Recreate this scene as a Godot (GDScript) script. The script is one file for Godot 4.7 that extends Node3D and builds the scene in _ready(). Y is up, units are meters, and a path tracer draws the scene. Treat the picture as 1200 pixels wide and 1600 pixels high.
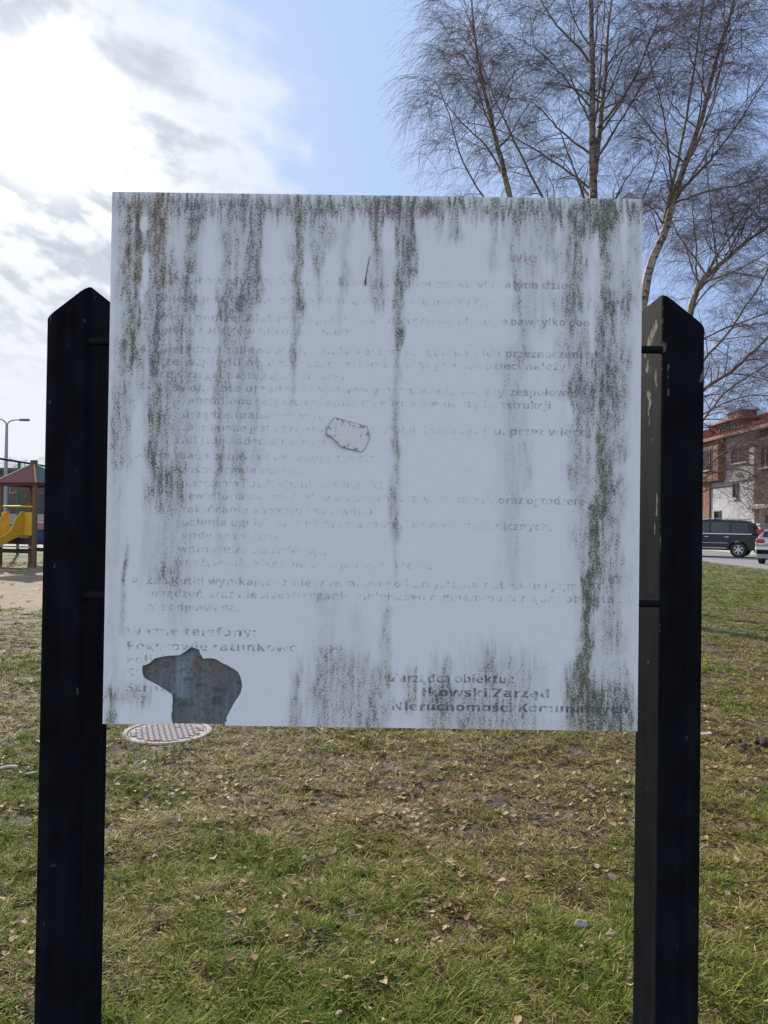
extends Node3D
# A weathered playground notice board on two posts, lawn in front and behind, birches, a street with two cars and a house, a playground.

var rng := RandomNumberGenerator.new()
var nz := FastNoiseLite.new()      # patches in the lawn
var nb := FastNoiseLite.new()      # bumps in the lawn
var M := {}
const SUN := Vector3(-0.369, 0.427, -0.826)


class MB:                                      # collects faces for ONE mesh
	var v := PackedVector3Array()
	var n := PackedVector3Array()
	var uv := PackedVector2Array()
	var c := PackedColorArray()
	var idx := PackedInt32Array()
	var tint := Color(1, 1, 1)

	func vert(p: Vector3, nn: Vector3, t := Vector2.ZERO) -> int:
		v.append(p); n.append(nn); uv.append(t); c.append(tint)
		return v.size() - 1

	func tri_i(a: int, b: int, d: int) -> void:
		var g := (v[d] - v[a]).cross(v[b] - v[a])
		if g.dot(n[a] + n[b] + n[d]) < 0.0:
			idx.append(a); idx.append(d); idx.append(b)
		else:
			idx.append(a); idx.append(b); idx.append(d)

	func poly(pts: Array, nn := Vector3.ZERO, uvs := []) -> void:          # a convex flat face
		if nn == Vector3.ZERO:
			nn = (pts[2] - pts[0]).cross(pts[1] - pts[0]).normalized()
		var f := v.size()
		for i in pts.size():
			vert(pts[i], nn, uvs[i] if uvs.size() else Vector2.ZERO)
		for i in range(1, pts.size() - 1):
			tri_i(f, f + i, f + i + 1)

	func box(at: Vector3, size: Vector3, bevel := 0.0, turn := Basis.IDENTITY) -> void:
		var h := size * 0.5
		var b := minf(bevel, minf(h.x, minf(h.y, h.z)) * 0.9)
		var P := func(x: float, y: float, z: float) -> Vector3: return at + turn * Vector3(x, y, z)
		for s in [-1.0, 1.0]:
			poly([P.call(s * h.x, -h.y + b, -h.z + b), P.call(s * h.x, h.y - b, -h.z + b), P.call(s * h.x, h.y - b, h.z - b), P.call(s * h.x, -h.y + b, h.z - b)], turn * Vector3(s, 0, 0), [Vector2(0, h.y * 2), Vector2(0, 0), Vector2(h.z * 2, 0), Vector2(h.z * 2, h.y * 2)])
			poly([P.call(-h.x + b, s * h.y, -h.z + b), P.call(h.x - b, s * h.y, -h.z + b), P.call(h.x - b, s * h.y, h.z - b), P.call(-h.x + b, s * h.y, h.z - b)], turn * Vector3(0, s, 0), [Vector2(0, 0), Vector2(h.x * 2, 0), Vector2(h.x * 2, h.z * 2), Vector2(0, h.z * 2)])
			poly([P.call(-h.x + b, -h.y + b, s * h.z), P.call(h.x - b, -h.y + b, s * h.z), P.call(h.x - b, h.y - b, s * h.z), P.call(-h.x + b, h.y - b, s * h.z)], turn * Vector3(0, 0, s), [Vector2(0, h.y * 2), Vector2(h.x * 2, h.y * 2), Vector2(h.x * 2, 0), Vector2(0, 0)])
		if b <= 0.0:
			return
		for s in [-1.0, 1.0]:
			for t in [-1.0, 1.0]:
				poly([P.call(s * h.x, t * (h.y - b), -h.z + b), P.call(s * (h.x - b), t * h.y, -h.z + b), P.call(s * (h.x - b), t * h.y, h.z - b), P.call(s * h.x, t * (h.y - b), h.z - b)], turn * Vector3(s, t, 0).normalized())
				poly([P.call(s * h.x, -h.y + b, t * (h.z - b)), P.call(s * (h.x - b), -h.y + b, t * h.z), P.call(s * (h.x - b), h.y - b, t * h.z), P.call(s * h.x, h.y - b, t * (h.z - b))], turn * Vector3(s, 0, t).normalized())
				poly([P.call(-h.x + b, s * h.y, t * (h.z - b)), P.call(-h.x + b, s * (h.y - b), t * h.z), P.call(h.x - b, s * (h.y - b), t * h.z), P.call(h.x - b, s * h.y, t * (h.z - b))], turn * Vector3(0, s, t).normalized())
				for u in [-1.0, 1.0]:
					poly([P.call(s * h.x, t * (h.y - b), u * (h.z - b)), P.call(s * (h.x - b), t * h.y, u * (h.z - b)), P.call(s * (h.x - b), t * (h.y - b), u * h.z)], turn * Vector3(s, t, u).normalized())

	func tube(pts: PackedVector3Array, radii: PackedFloat32Array, sides: int, cap := false, vscale := 1.0) -> void:
		var side := Vector3.ZERO
		var along := 0.0
		var f := v.size()
		for i in pts.size():
			var d := (pts[mini(i + 1, pts.size() - 1)] - pts[maxi(i - 1, 0)]).normalized()
			if i == 0:
				side = d.cross(Vector3(0.31, 0.2, 0.93)).normalized()
			else:
				along += pts[i].distance_to(pts[i - 1])
				side = (side - d * side.dot(d)).normalized()
			var up := d.cross(side)
			for k in sides + 1:
				var a := TAU * k / sides
				var nn := side * cos(a) + up * sin(a)
				vert(pts[i] + nn * radii[i], nn, Vector2(float(k) / sides, along * vscale))
		var w := sides + 1
		for i in pts.size() - 1:
			for k in sides:
				var a := f + i * w + k
				tri_i(a, a + 1, a + w + 1)
				tri_i(a, a + w + 1, a + w)
		if cap:
			for e in [0, pts.size() - 1]:
				var d: Vector3 = (pts[1] - pts[0]).normalized() * -1.0 if e == 0 else (pts[-1] - pts[-2]).normalized()
				var ring := []
				for k in sides:
					ring.append(v[f + e * w + k])
				poly(ring, d)

	func rod(a: Vector3, b: Vector3, r: float, sides := 8, cap := true) -> void:
		tube(PackedVector3Array([a, b]), PackedFloat32Array([r, r]), sides, cap)

	func extrude(outline: PackedVector2Array, z0: float, z1: float, uvf = null) -> void:   # outline in x, y; z1 is the front
		var t := Geometry2D.triangulate_polygon(outline)
		for e in [[z0, Vector3.FORWARD], [z1, Vector3.BACK]]:
			var f := v.size()
			for p in outline:
				vert(Vector3(p.x, p.y, e[0]), e[1], uvf.call(p) if uvf != null else p)
			for i in range(0, t.size(), 3):
				tri_i(f + t[i], f + t[i + 1], f + t[i + 2])
		var area := 0.0
		for i in outline.size():
			area += outline[i].cross(outline[(i + 1) % outline.size()])
		for i in outline.size():
			var a := outline[i]
			var b := outline[(i + 1) % outline.size()]
			var nn := Vector3(b.y - a.y, a.x - b.x, 0).normalized() * signf(area)
			var ua: Vector2 = uvf.call(a) if uvf != null else a
			var ub: Vector2 = uvf.call(b) if uvf != null else b
			poly([Vector3(a.x, a.y, z0), Vector3(b.x, b.y, z0), Vector3(b.x, b.y, z1), Vector3(a.x, a.y, z1)], nn, [ua, ub, ub, ua])

	func commit() -> ArrayMesh:
		var arr := []
		arr.resize(Mesh.ARRAY_MAX)
		arr[Mesh.ARRAY_VERTEX] = v; arr[Mesh.ARRAY_NORMAL] = n; arr[Mesh.ARRAY_TEX_UV] = uv; arr[Mesh.ARRAY_COLOR] = c; arr[Mesh.ARRAY_INDEX] = idx
		var m := ArrayMesh.new()
		m.add_surface_from_arrays(Mesh.PRIMITIVE_TRIANGLES, arr)
		return m


# ---------- nodes ----------
var taken := {}

func numbered(called: String, parent: Node) -> String:
	var key := str(parent.get_instance_id()) + called
	var k: int = taken.get(key, -1) + 1
	taken[key] = k
	return called if k == 0 else "%s_%03d" % [called, k]

func obj(called: String, mesh: Mesh, m: Material, parent: Node = self) -> MeshInstance3D:
	var o := MeshInstance3D.new()
	o.name = numbered(called, parent)
	o.mesh = mesh
	o.material_override = m
	parent.add_child(o, true)
	return o

func thing(called: String, label: String, category: String, at := Vector3.ZERO, turn := 0.0, group := "") -> Node3D:
	var o := Node3D.new()
	o.name = numbered(called, self)
	add_child(o, true)
	o.position = at
	o.rotation.y = turn
	return tag(o, label, category, group)

func tag(o: Node, label: String, category: String, group := "") -> Node:
	o.set_meta("label", label)
	o.set_meta("category", category)
	if group:
		o.set_meta("group", group)
	return o

func struct(o: Node, label: String, category := "") -> Node:
	o.set_meta("kind", "structure")
	o.set_meta("label", label)
	o.set_meta("category", category if category else str(o.name).replace("_", " "))
	return o

func mat(r: float, g: float, b: float, rough := 0.8, metal := 0.0) -> StandardMaterial3D:      # real-world linear base colour
	var m := StandardMaterial3D.new()
	m.albedo_color = Color(r, g, b).linear_to_srgb()
	m.roughness = rough
	m.metallic = metal
	return m

func mottled(r: float, g: float, b: float, rough: float, size: float, low := 0.75, high := 1.2, freq := 0.03, bump := 0.0) -> StandardMaterial3D:
	var m := mat(r, g, b, rough)
	var t := NoiseTexture2D.new()
	var n := FastNoiseLite.new()
	n.seed = int(size * 1000.0) + int(r * 500.0)
	n.frequency = freq
	n.fractal_octaves = 5
	t.noise = n; t.width = 256; t.height = 256; t.seamless = true
	var g2 := Gradient.new()
	var k := 1.0 / high
	g2.set_color(0, Color(low * k, low * k, low * k).linear_to_srgb())
	g2.set_color(1, Color(1, 1, 1))
	t.color_ramp = g2
	m.albedo_color = Color(minf(r * high, 1.0), minf(g * high, 1.0), minf(b * high, 1.0)).linear_to_srgb()
	m.albedo_texture = t
	m.uv1_triplanar = true
	m.uv1_world_triplanar = true
	m.uv1_scale = Vector3.ONE / size
	if bump > 0.0:
		m.heightmap_enabled = true
		m.heightmap_texture = t
		m.heightmap_scale = bump
	return m

func noise(sd: int, freq: float, oct := 4) -> FastNoiseLite:
	var n := FastNoiseLite.new()
	n.seed = sd
	n.noise_type = FastNoiseLite.TYPE_SIMPLEX_SMOOTH
	n.frequency = freq
	n.fractal_octaves = oct
	return n

func noise_bytes(sd: int, freq: float, oct: int, w: int, h: int, sw := 0, sh := 0) -> PackedByteArray:
	var im := noise(sd, freq, oct).get_image(sw if sw else w, sh if sh else h, false, false, true)
	if sw:
		im.resize(w, h, Image.INTERPOLATE_CUBIC)
	return im.get_data()

func smooth_path(ctrl: Array, per: int, kink := 0.0) -> PackedVector3Array:
	var out := PackedVector3Array()
	for i in ctrl.size() - 1:
		var a: Vector3 = ctrl[maxi(i - 1, 0)]
		var b: Vector3 = ctrl[i]
		var c: Vector3 = ctrl[i + 1]
		var d: Vector3 = ctrl[mini(i + 2, ctrl.size() - 1)]
		for k in per:
			var p := b.cubic_interpolate(c, a, d, float(k) / per)
			if kink > 0.0 and (i > 0 or k > 0):
				p += Vector3(rng.randf_range(-1, 1), rng.randf_range(-1, 1), rng.randf_range(-1, 1)) * kink
			out.append(p)
	out.append(ctrl[-1])
	return out

func tapered(count: int, r0: float, r1: float, power := 1.0) -> PackedFloat32Array:
	var out := PackedFloat32Array()
	for i in count:
		out.append(lerpf(r0, r1, pow(float(i) / maxi(count - 1, 1), power)))
	return out


func _ready() -> void:
	rng.seed = 20240311
	nz = noise(5, 0.55, 4)
	nb = noise(9, 1.3, 4)
	camera_and_light()
	materials()
	ground()
	house()
	court()
	lamp()
	far_things()
	playground()
	birches()
	cars()
	board()
	manhole()
	lawn()
	leaves()
	litter()


# ---------- camera, sky, sun ----------
func camera_and_light() -> void:
	var cam := Camera3D.new()
	cam.name = "camera"
	add_child(cam)
	cam.fov = rad_to_deg(2.0 * atan(800.0 / 1200.0))
	cam.position = Vector3(0, 1.6, 0)
	cam.rotation_degrees = Vector3(0.67, 0, 0.8)
	cam.near = 0.05
	cam.far = 900.0
	cam.current = true
	var e := Environment.new()
	e.background_mode = Environment.BG_SKY
	e.tonemap_mode = Environment.TONE_MAPPER_LINEAR
	e.tonemap_exposure = 1.7
	e.sdfgi_enabled = true
	e.ssao_enabled = true
	e.ssil_enabled = true
	var sky := Sky.new()
	var pm := PanoramaSkyMaterial.new()
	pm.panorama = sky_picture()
	sky.sky_material = pm
	e.sky = sky
	var w := WorldEnvironment.new()
	w.name = "world"
	w.environment = e
	add_child(w)
	var s := DirectionalLight3D.new()
	s.name = "sun"
	s.light_energy = 1.25
	s.light_angular_distance = 1.2
	s.light_color = Color(1.0, 0.96, 0.9)
	s.shadow_enabled = true
	add_child(s)
	s.look_at_from_position(SUN * 50.0, Vector3.ZERO)

func sky_picture() -> ImageTexture:
	# the whole sky at 2048 across, the part before the camera again in finer detail
	var W := 4096
	var H := 2048
	var im := Image.create(W, H, false, Image.FORMAT_RGBF)
	im.fill(Color(0.16, 0.15, 0.11))
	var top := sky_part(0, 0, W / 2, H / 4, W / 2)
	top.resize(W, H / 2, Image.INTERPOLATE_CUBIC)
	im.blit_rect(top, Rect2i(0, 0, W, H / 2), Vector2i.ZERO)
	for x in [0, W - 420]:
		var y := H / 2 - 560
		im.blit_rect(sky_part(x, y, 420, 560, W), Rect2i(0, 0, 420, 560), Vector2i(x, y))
	return ImageTexture.create_from_image(im)

func sky_part(x0: int, y0: int, w: int, h: int, W: int) -> Image:
	var d := PackedFloat32Array()
	d.resize(w * h * 3)
	var big := noise(3, 0.55, 3)
	var fine := noise(4, 1.9, 8)
	fine.fractal_gain = 0.56
	var wisp := noise(6, 0.9, 5)
	var o := 0
	for y in h:
		var el := PI * (0.5 - (y0 + y + 0.5) / (W / 2))
		var sy := sin(el)
		var cy := cos(el)
		var k := 1.0 / (sy + 0.10)
		var hz := pow(1.0 - sy, 5.0)
		for x in w:
			var az := TAU * (x0 + x + 0.5) / W            # the left edge of the picture is straight ahead (-z)
			var dx := sin(az) * cy
			var dz := -cos(az) * cy
			var px := dx * k
			var pz := dz * k
			var sd := maxf(dx * SUN.x + sy * SUN.y + dz * SUN.z, 0.0)
			# clear air: blue, paler to the horizon and round the sun
			var pale := clampf(0.55 * hz + 0.62 * pow(sd, 5.0), 0.0, 1.0)
			var r := lerpf(0.180, 0.42, pale)
			var g := lerpf(0.275, 0.50, pale)
			var b := lerpf(0.50, 0.62, pale)
			# the high cloud deck lies to the left of a line that runs away from the camera
			var n1 := big.get_noise_2d(px * 0.9, pz * 0.5)
			var n2 := fine.get_noise_2d(px * 2.0 + n1, pz * 0.95 + px * 0.5)
			var edge := -0.43 - px + 0.26 * maxf(0.0, -1.40 - pz)
			if pz > 0.0:
				edge = lerpf(edge, -0.1 + 0.9 * n1, clampf(pz * 0.6, 0.0, 1.0))
			var n3 := fine.get_noise_2d(px * 4.5 + 5.0, pz * 3.2 - px * 1.2)
			var into := edge + n1 * 0.35 + n2 * 0.45 + n3 * 0.16
			var cov := smoothstep(-0.30, 0.30, into)
			var ws := wisp.get_noise_2d(px * 0.7 + 9.0, pz * 0.35)
			cov = maxf(cov, lerpf(0.45, 0.85, smoothstep(-0.2, 0.8, pz)) * smoothstep(lerpf(0.28, -0.18, smoothstep(-0.2, 0.8, pz)), lerpf(0.62, 0.38, smoothstep(-0.2, 0.8, pz)), ws + 0.25 * n2))  # extra cloud cover added behind the camera, out of view, to brighten the board
			# thickness: thin cloud is white, thick cloud a little grey-blue
			var thick := smoothstep(0.30, 0.85, 0.5 + 0.85 * n2 + 0.40 * n3 + 0.65 * fine.get_noise_2d(px * 1.1 + 20.0, pz * 0.55 + 0.4 * px))
			thick *= smoothstep(0.0, 0.55, into) * smoothstep(0.10, 0.36, sy)
			var cl := lerpf(lerpf(0.52, 0.80, smoothstep(-0.3, 0.9, pz)), lerpf(0.33, 0.55, smoothstep(-0.3, 0.9, pz)), thick)   # unseen clouds behind the camera are made brighter to light the board
			var gl := 0.03 * pow(sd, 8.0) + 0.10 * pow(sd, 60.0) + 4.0 * pow(sd, 800.0)
			gl *= lerpf(1.0, 0.35, thick)
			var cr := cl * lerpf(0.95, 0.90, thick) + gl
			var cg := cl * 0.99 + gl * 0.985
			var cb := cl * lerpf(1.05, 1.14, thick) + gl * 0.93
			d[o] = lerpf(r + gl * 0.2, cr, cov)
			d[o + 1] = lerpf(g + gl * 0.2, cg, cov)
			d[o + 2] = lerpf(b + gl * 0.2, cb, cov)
			o += 3
	return Image.create_from_data(w, h, false, Image.FORMAT_RGBF, d.to_byte_array())


func materials() -> void:
	M.black = mat(0.009, 0.010, 0.012, 0.7)
	M.black.metallic_specular = 0.2
	M.glass = mat(0.02, 0.028, 0.035, 0.06)
	M.pane = mat(0.012, 0.014, 0.014, 0.25)
	M.pane.metallic_specular = 0.25
	M.tyre = mat(0.018, 0.018, 0.019, 0.85)
	M.alloy = mat(0.55, 0.56, 0.58, 0.3, 0.8)
	M.chrome = mat(0.6, 0.6, 0.62, 0.18, 0.9)
	M.red_lamp = mat(0.42, 0.02, 0.03, 0.15)
	M.white = mat(0.75, 0.75, 0.73, 0.5)
	M.wood = mottled(0.16, 0.085, 0.04, 0.75, 0.6, 0.6, 1.3)
	M.yellow = mottled(0.62, 0.36, 0.02, 0.4, 0.8, 0.8, 1.15)
	M.steel = mat(0.5, 0.5, 0.53, 0.28, 0.7)
	M.galv = mat(0.32, 0.34, 0.36, 0.5, 0.4)
	M.green_steel = mat(0.015, 0.12, 0.05, 0.5)
	M.twig = mat(0.125, 0.082, 0.074, 0.85)
	M.limb = mottled(0.19, 0.145, 0.115, 0.85, 0.5, 0.5, 1.4, 0.06)
	M.concrete = mottled(0.42, 0.41, 0.39, 0.85, 1.5, 0.75, 1.15)
	var bark := StandardMaterial3D.new()
	bark.albedo_texture = bark_picture()
	bark.roughness = 0.75
	M.bark = bark
	var v := StandardMaterial3D.new()          # leaves and blades: the colour is on the vertices or copies
	v.vertex_color_use_as_albedo = true
	v.roughness = 0.7
	v.metallic_specular = 0.25
	v.cull_mode = BaseMaterial3D.CULL_DISABLED
	v.backlight_enabled = true
	v.backlight = Color(0.62, 0.62, 0.5)
	M.blade = v

func bark_picture() -> ImageTexture:           # white birch bark with dark lenticels and scars, u round, v along (1 m)
	var S := 512
	var a := noise_bytes(31, 0.02, 5, S, S, S / 4, S)
	var b := noise_bytes(32, 0.03, 3, S, S, S / 8, S * 2 / 3)
	var c := noise_bytes(33, 0.01, 3, S, S)
	var d := PackedByteArray()
	d.resize(S * S * 3)
	for i in S * S:
		var k := 0.56 + 0.22 * (a[i] / 255.0 - 0.5)
		var dark := smoothstep(0.63, 0.70, b[i] / 255.0) * 0.85
		dark = maxf(dark, smoothstep(0.66, 0.8, c[i] / 255.0) * 0.8)
		d[i * 3] = int(255.0 * lerpf(k, 0.22, dark))
		d[i * 3 + 1] = int(255.0 * lerpf(k * 0.94, 0.19, dark))
		d[i * 3 + 2] = int(255.0 * lerpf(k * 0.86, 0.17, dark))
	return ImageTexture.create_from_image(Image.create_from_data(S, S, false, Image.FORMAT_RGB8, d))


# ---------- ground ----------
func lump(x: float, z: float) -> float:
	var far := clampf(1.0 + (z + 12.0) / 10.0, 0.0, 1.0)
	return (nb.get_noise_2d(x, z) * 0.03 + nb.get_noise_2d(x * 5.0 + 40.0, z * 5.0) * 0.012) * far

func sandy(x: float, z: float) -> float:
	var q := Vector2((x + 11.2) / 8.0, (z + 17.6) / 6.9).length()
	return 1.0 - smoothstep(0.78, 1.2, q + 0.4 * nz.get_noise_2d(x * 0.8, z * 0.8) + 0.3 * nz.get_noise_2d(x * 4.0, z * 4.0))

func green(x: float, z: float) -> float:       # how green the lawn is
	var g := 0.34 + 0.70 * nz.get_noise_2d(x, z) + 0.3 * nz.get_noise_2d(x * 3.0 + 70.0, z * 3.0)
	g += 0.35 * exp(-Vector2(x + 0.95, z + 2.9).length_squared() * 1.6) + 0.3 * exp(-Vector2(x - 0.35, z + 2.7).length_squared() * 1.4)
	g += 0.4 * exp(-Vector2(x + 2.1, z + 4.6).length_squared() * 0.8)
	g -= 0.28 * exp(-Vector2(x - 0.5, z + 4.6).length_squared() * 0.8) + 0.25 * exp(-Vector2(x + 1.1, z + 5.3).length_squared() * 0.9)
	g += 0.28 * smoothstep(-6.0, -16.0, z) * smoothstep(2.5, 6.0, x) + 0.12 * smoothstep(-3.3, -2.5, z)
	return clampf(g, 0.0, 1.0)

func soil(x: float, z: float) -> float:        # bare earth
	return clampf(0.30 - 0.9 * nz.get_noise_2d(x * 1.3 + 31.0, z * 1.3 - 12.0) + 0.4 * exp(-Vector2(x + 1.2, z + 5.4).length_squared() * 1.2) + 0.32 * exp(-Vector2(x - 0.5, z + 4.6).length_squared() * 0.9), 0.0, 1.0)

func lines(dense: float, step: float, grow: float, far: float) -> PackedFloat32Array:
	var out := PackedFloat32Array([0.0])
	var p := 0.0
	var s := step
	while p < far:
		if p >= dense:
			s *= grow
		p += s
		out.append(p)
	return out

func ground() -> void:
	var xs := PackedFloat32Array()
	var half := lines(3.6, 0.05, 1.07, 420.0)
	for i in range(half.size() - 1, 0, -1):
		xs.append(-half[i])
	xs.append_array(half)
	var zs := PackedFloat32Array()
	var back := lines(0.6, 0.2, 1.4, 60.0)
	for i in range(back.size() - 1, 0, -1):
		zs.append(back[i] + 1.0)
	for p in lines(8.0, 0.05, 1.045, 620.0):
		zs.append(1.0 - p)
	var m := MB.new()
	for z in zs:
		for x in xs:
			var s := sandy(x, z)
			var g := green(x, z)
			var so := soil(x, z)
			var col := Color(0.105, 0.080, 0.038).lerp(Color(0.060, 0.078, 0.020), g)
			col = col.lerp(Color(0.090, 0.066, 0.046), so * 0.85)
			if z < -9.0:
				col = col.lerp(Color(0.15, 0.135, 0.05).lerp(Color(0.10, 0.135, 0.03), g), clampf((-9.0 - z) / 8.0, 0.0, 1.0))
			col = col.lerp(Color(0.34, 0.245, 0.14) * (0.85 + 0.5 * nz.get_noise_2d(x * 4.0, z * 4.0)), s)
			m.tint = col
			var h := lump(x, z)
			var e := 0.04
			var nn := Vector3(h - lump(x + e, z), e, h - lump(x, z + e)).normalized() if absf(x) < 8.0 and z > -12.0 else Vector3.UP
			m.vert(Vector3(x, h, z), nn, Vector2(x, z))
	var w := xs.size()
	for j in zs.size() - 1:
		for i in w - 1:
			var a := j * w + i
			m.tri_i(a, a + 1, a + w + 1)
			m.tri_i(a, a + w + 1, a + w)
	var gm := mottled(0.83, 0.83, 0.83, 0.95, 0.55, 0.45, 1.2, 0.06, 1.2)
	gm.vertex_color_use_as_albedo = true
	gm.albedo_color = Color(1, 1, 1)
	struct(obj("ground", m.commit(), gm), "worn winter lawn with a sandy patch round the playground")
	# the street: a cross street with a junction towards the right, its kerb along the lawn
	var road := PackedVector2Array([Vector2(-60, -36.6), Vector2(9.5, -35.6), Vector2(12.6, -35.2), Vector2(13.7, -34.4), Vector2(14.05, -33.0), Vector2(14.05, -28.0), Vector2(14.3, -10), Vector2(15.2, 20), Vector2(20.2, 20), Vector2(19.6, -20), Vector2(19.8, -40.5), Vector2(20.2, -90), Vector2(13.5, -90), Vector2(13.3, -42.6), Vector2(-60, -43.0)])
	m = MB.new()
	var t := Geometry2D.triangulate_polygon(road)
	for p in road:
		m.vert(Vector3(p.x, 0.03, p.y), Vector3.UP, p)
	for i in range(0, t.size(), 3):
		m.tri_i(t[i], t[i + 1], t[i + 2])
	struct(obj("road", m.commit(), mottled(0.21, 0.21, 0.215, 0.9, 2.0, 0.8, 1.12, 0.05, 0.2)), "pale worn asphalt street beyond the lawn on the right")
	m = MB.new()
	for i in range(0, 7):
		var a := road[i]
		var b := road[i + 1]
		var mid := (a + b) * 0.5
		var dir := (b - a).normalized()
		m.box(Vector3(mid.x, 0.02, mid.y), Vector3(a.distance_to(b), 0.10, 0.10), 0.015, Basis(Vector3(dir.x, 0, dir.y), Vector3.UP, Vector3(-dir.y, 0, dir.x)))
	struct(obj("kerb", m.commit(), mottled(0.22, 0.21, 0.19, 0.9, 0.8, 0.6, 1.2)), "low worn concrete kerb between lawn and street")
	m = MB.new()
	m.box(Vector3(21.2, 0.06, -50), Vector3(2.0, 0.12, 90), 0.02)
	struct(obj("pavement", m.commit(), M.concrete), "narrow pavement in front of the house")


# ---------- the notice board ----------
func bu(x: float, y: float) -> Vector2:        # a spot on the board: 0..1 across, 0..1 down
	var v := (y - 300.0 - (x - 175.0) * 0.0137) / 831.5
	return Vector2((x - 175.0 + 14.0 * v) / (829.0 + 9.0 * v), v)

func board() -> void:
	var root := thing("notice_board", "weathered white notice board streaked with grey mould, hung between two black posts", "notice board", Vector3(-0.0205, 0, -1.44))
	# posts: rounded beams whose tops slope down outwards
	for s in [-1.0, 1.0]:
		var m := MB.new()
		var inner: float = 0.5495 * s
		var w := 0.083
		var front := -0.022
		var back := -0.175
		var r := 0.016
		var ring := []                               # [x, z, normal]
		for q in [[inner + s * r, front - r, -s, 1.0], [inner + s * (w - r), front - r, s, 1.0], [inner + s * (w - r), back + r, s, -1.0], [inner + s * r, back + r, -s, -1.0]]:
			var steps := []
			for k in 4:
				var a := PI * 0.5 * k / 3.0
				steps.append(Vector2(q[2] * cos(a), q[3] * sin(a)))
			if ring.size() and Vector2(ring[-1][2].x, ring[-1][2].z).dot(steps[0]) < Vector2(ring[-1][2].x, ring[-1][2].z).dot(steps[-1]):
				steps.reverse()
			elif ring.is_empty():
				pass
			for n2 in steps:
				ring.append([q[0] + n2.x * r, q[1] + n2.y * r, Vector3(n2.x, 0, n2.y)])
		ring.append(ring[0])
		var top := func(x: float) -> float: return 2.043 - 0.066 * absf(x - inner) / w
		var u := 0.0
		for i in ring.size():
			if i > 0:
				u += Vector2(ring[i][0] - ring[i - 1][0], ring[i][1] - ring[i - 1][1]).length()
			var rows := 14
			for k in rows + 1:
				var hi: float = top.call(ring[i][0])
				var y := lerpf(-0.4, hi, float(k) / rows)
				m.vert(Vector3(ring[i][0], y, ring[i][1]), ring[i][2], Vector2(u / 0.5, 1.0 - (y + 0.4) / 2.5))
		for i in ring.size() - 1:
			for k in 14:
				var a := i * 15 + k
				m.tri_i(a, a + 1, a + 16)
				m.tri_i(a, a + 16, a + 15)
		var cap := []
		for i in ring.size() - 1:
			cap.append(Vector3(ring[i][0], top.call(ring[i][0]), ring[i][1]))
		m.poly(cap, Vector3(0.066 * s, w, 0).normalized())
		var pm := StandardMaterial3D.new()
		pm.albedo_texture = post_picture(int(s))
		pm.roughness = 0.7
		pm.metallic_specular = 0.08
		pm.heightmap_enabled = true
		pm.heightmap_texture = pm.albedo_texture
		pm.heightmap_scale = 0.05
		var p := obj("post", m.commit(), pm, root)
		p.set_meta("label", "black painted post left of the board, its top cut at a slant" if s < 0 else "black painted post right of the board with chipped paint at its top")
	# brackets between the posts and the back of the panel
	for s in [-1.0, 1.0]:
		for y in [1.937, 1.449]:
			var m := MB.new()
			m.rod(Vector3(s * 0.40, y, -0.036), Vector3(s * 0.551, y, -0.036), 0.0075, 10)
			m.box(Vector3(s * 0.40, y, -0.026), Vector3(0.06, 0.03, 0.016), 0.003)
			obj("bracket", m.commit(), M.black, root)
	# the sheet with its broken-out corner
	var hole := PackedVector2Array()
	for p in [[920, 862], [915, 835], [935, 820], [930, 790], [960, 730], [1010, 640], [1045, 590], [1065, 550], [1078, 490], [1065, 420], [1040, 365], [1000, 335], [975, 322], [930, 295], [905, 288], [880, 275], [855, 258], [830, 245], [805, 237], [770, 235], [712, 240], [678, 185], [675, 155], [640, 145], [620, 136], [600, 133], [570, 152], [540, 175], [512, 190], [495, 205], [440, 209], [380, 212], [310, 224], [250, 240], [215, 275], [200, 285], [165, 300], [140, 305], [137, 345], [140, 385], [160, 425], [200, 445], [240, 466], [280, 485], [350, 530], [418, 575], [421, 610], [425, 640], [418, 680], [420, 720], [410, 760], [412, 790], [420, 825], [425, 855]]:
		var q := bu(200.0 + p[0] / 6.0, 990.0 + p[1] / 6.0)
		hole.append(Vector2(q.x - 0.5, 2.2132 - q.y))
	var hw := 0.5
	var bottom := 1.2135
	hole[0].y = bottom
	hole[-1].y = bottom
	var outline := PackedVector2Array([Vector2(-hw, bottom), Vector2(-hw, 2.2132), Vector2(hw, 2.2132), Vector2(hw, bottom)])
	outline.append_array(hole)
	var m := MB.new()
	m.extrude(outline, -0.0035, 0.0, func(p: Vector2) -> Vector2: return Vector2(p.x + 0.5, (2.2132 - p.y) / 0.9997))
	var sheet := StandardMaterial3D.new()
	sheet.albedo_texture = board_picture()
	sheet.roughness = 0.55
	obj("panel", m.commit(), sheet, root).set_meta("label", "white plastic sheet with faded rules, grey mould streaks and a corner broken out")
	m = MB.new()
	m.extrude(PackedVector2Array([Vector2(-0.4965, bottom + 0.001), Vector2(-0.4965, 2.209), Vector2(0.4965, 2.209), Vector2(0.4965, bottom + 0.001)]), -0.018, -0.0065, func(p: Vector2) -> Vector2: return Vector2((p.x + 0.45) / 0.22, (1.385 - p.y) / 0.18))
	var plate := StandardMaterial3D.new()
	plate.albedo_texture = plate_picture()
	plate.roughness = 0.5
	plate.texture_repeat = false
	obj("backing_plate", m.commit(), plate, root).set_meta("label", "grey backing plate with rust along the broken edge")
	# the old paper sticker
	var st := PackedVector2Array()
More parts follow.
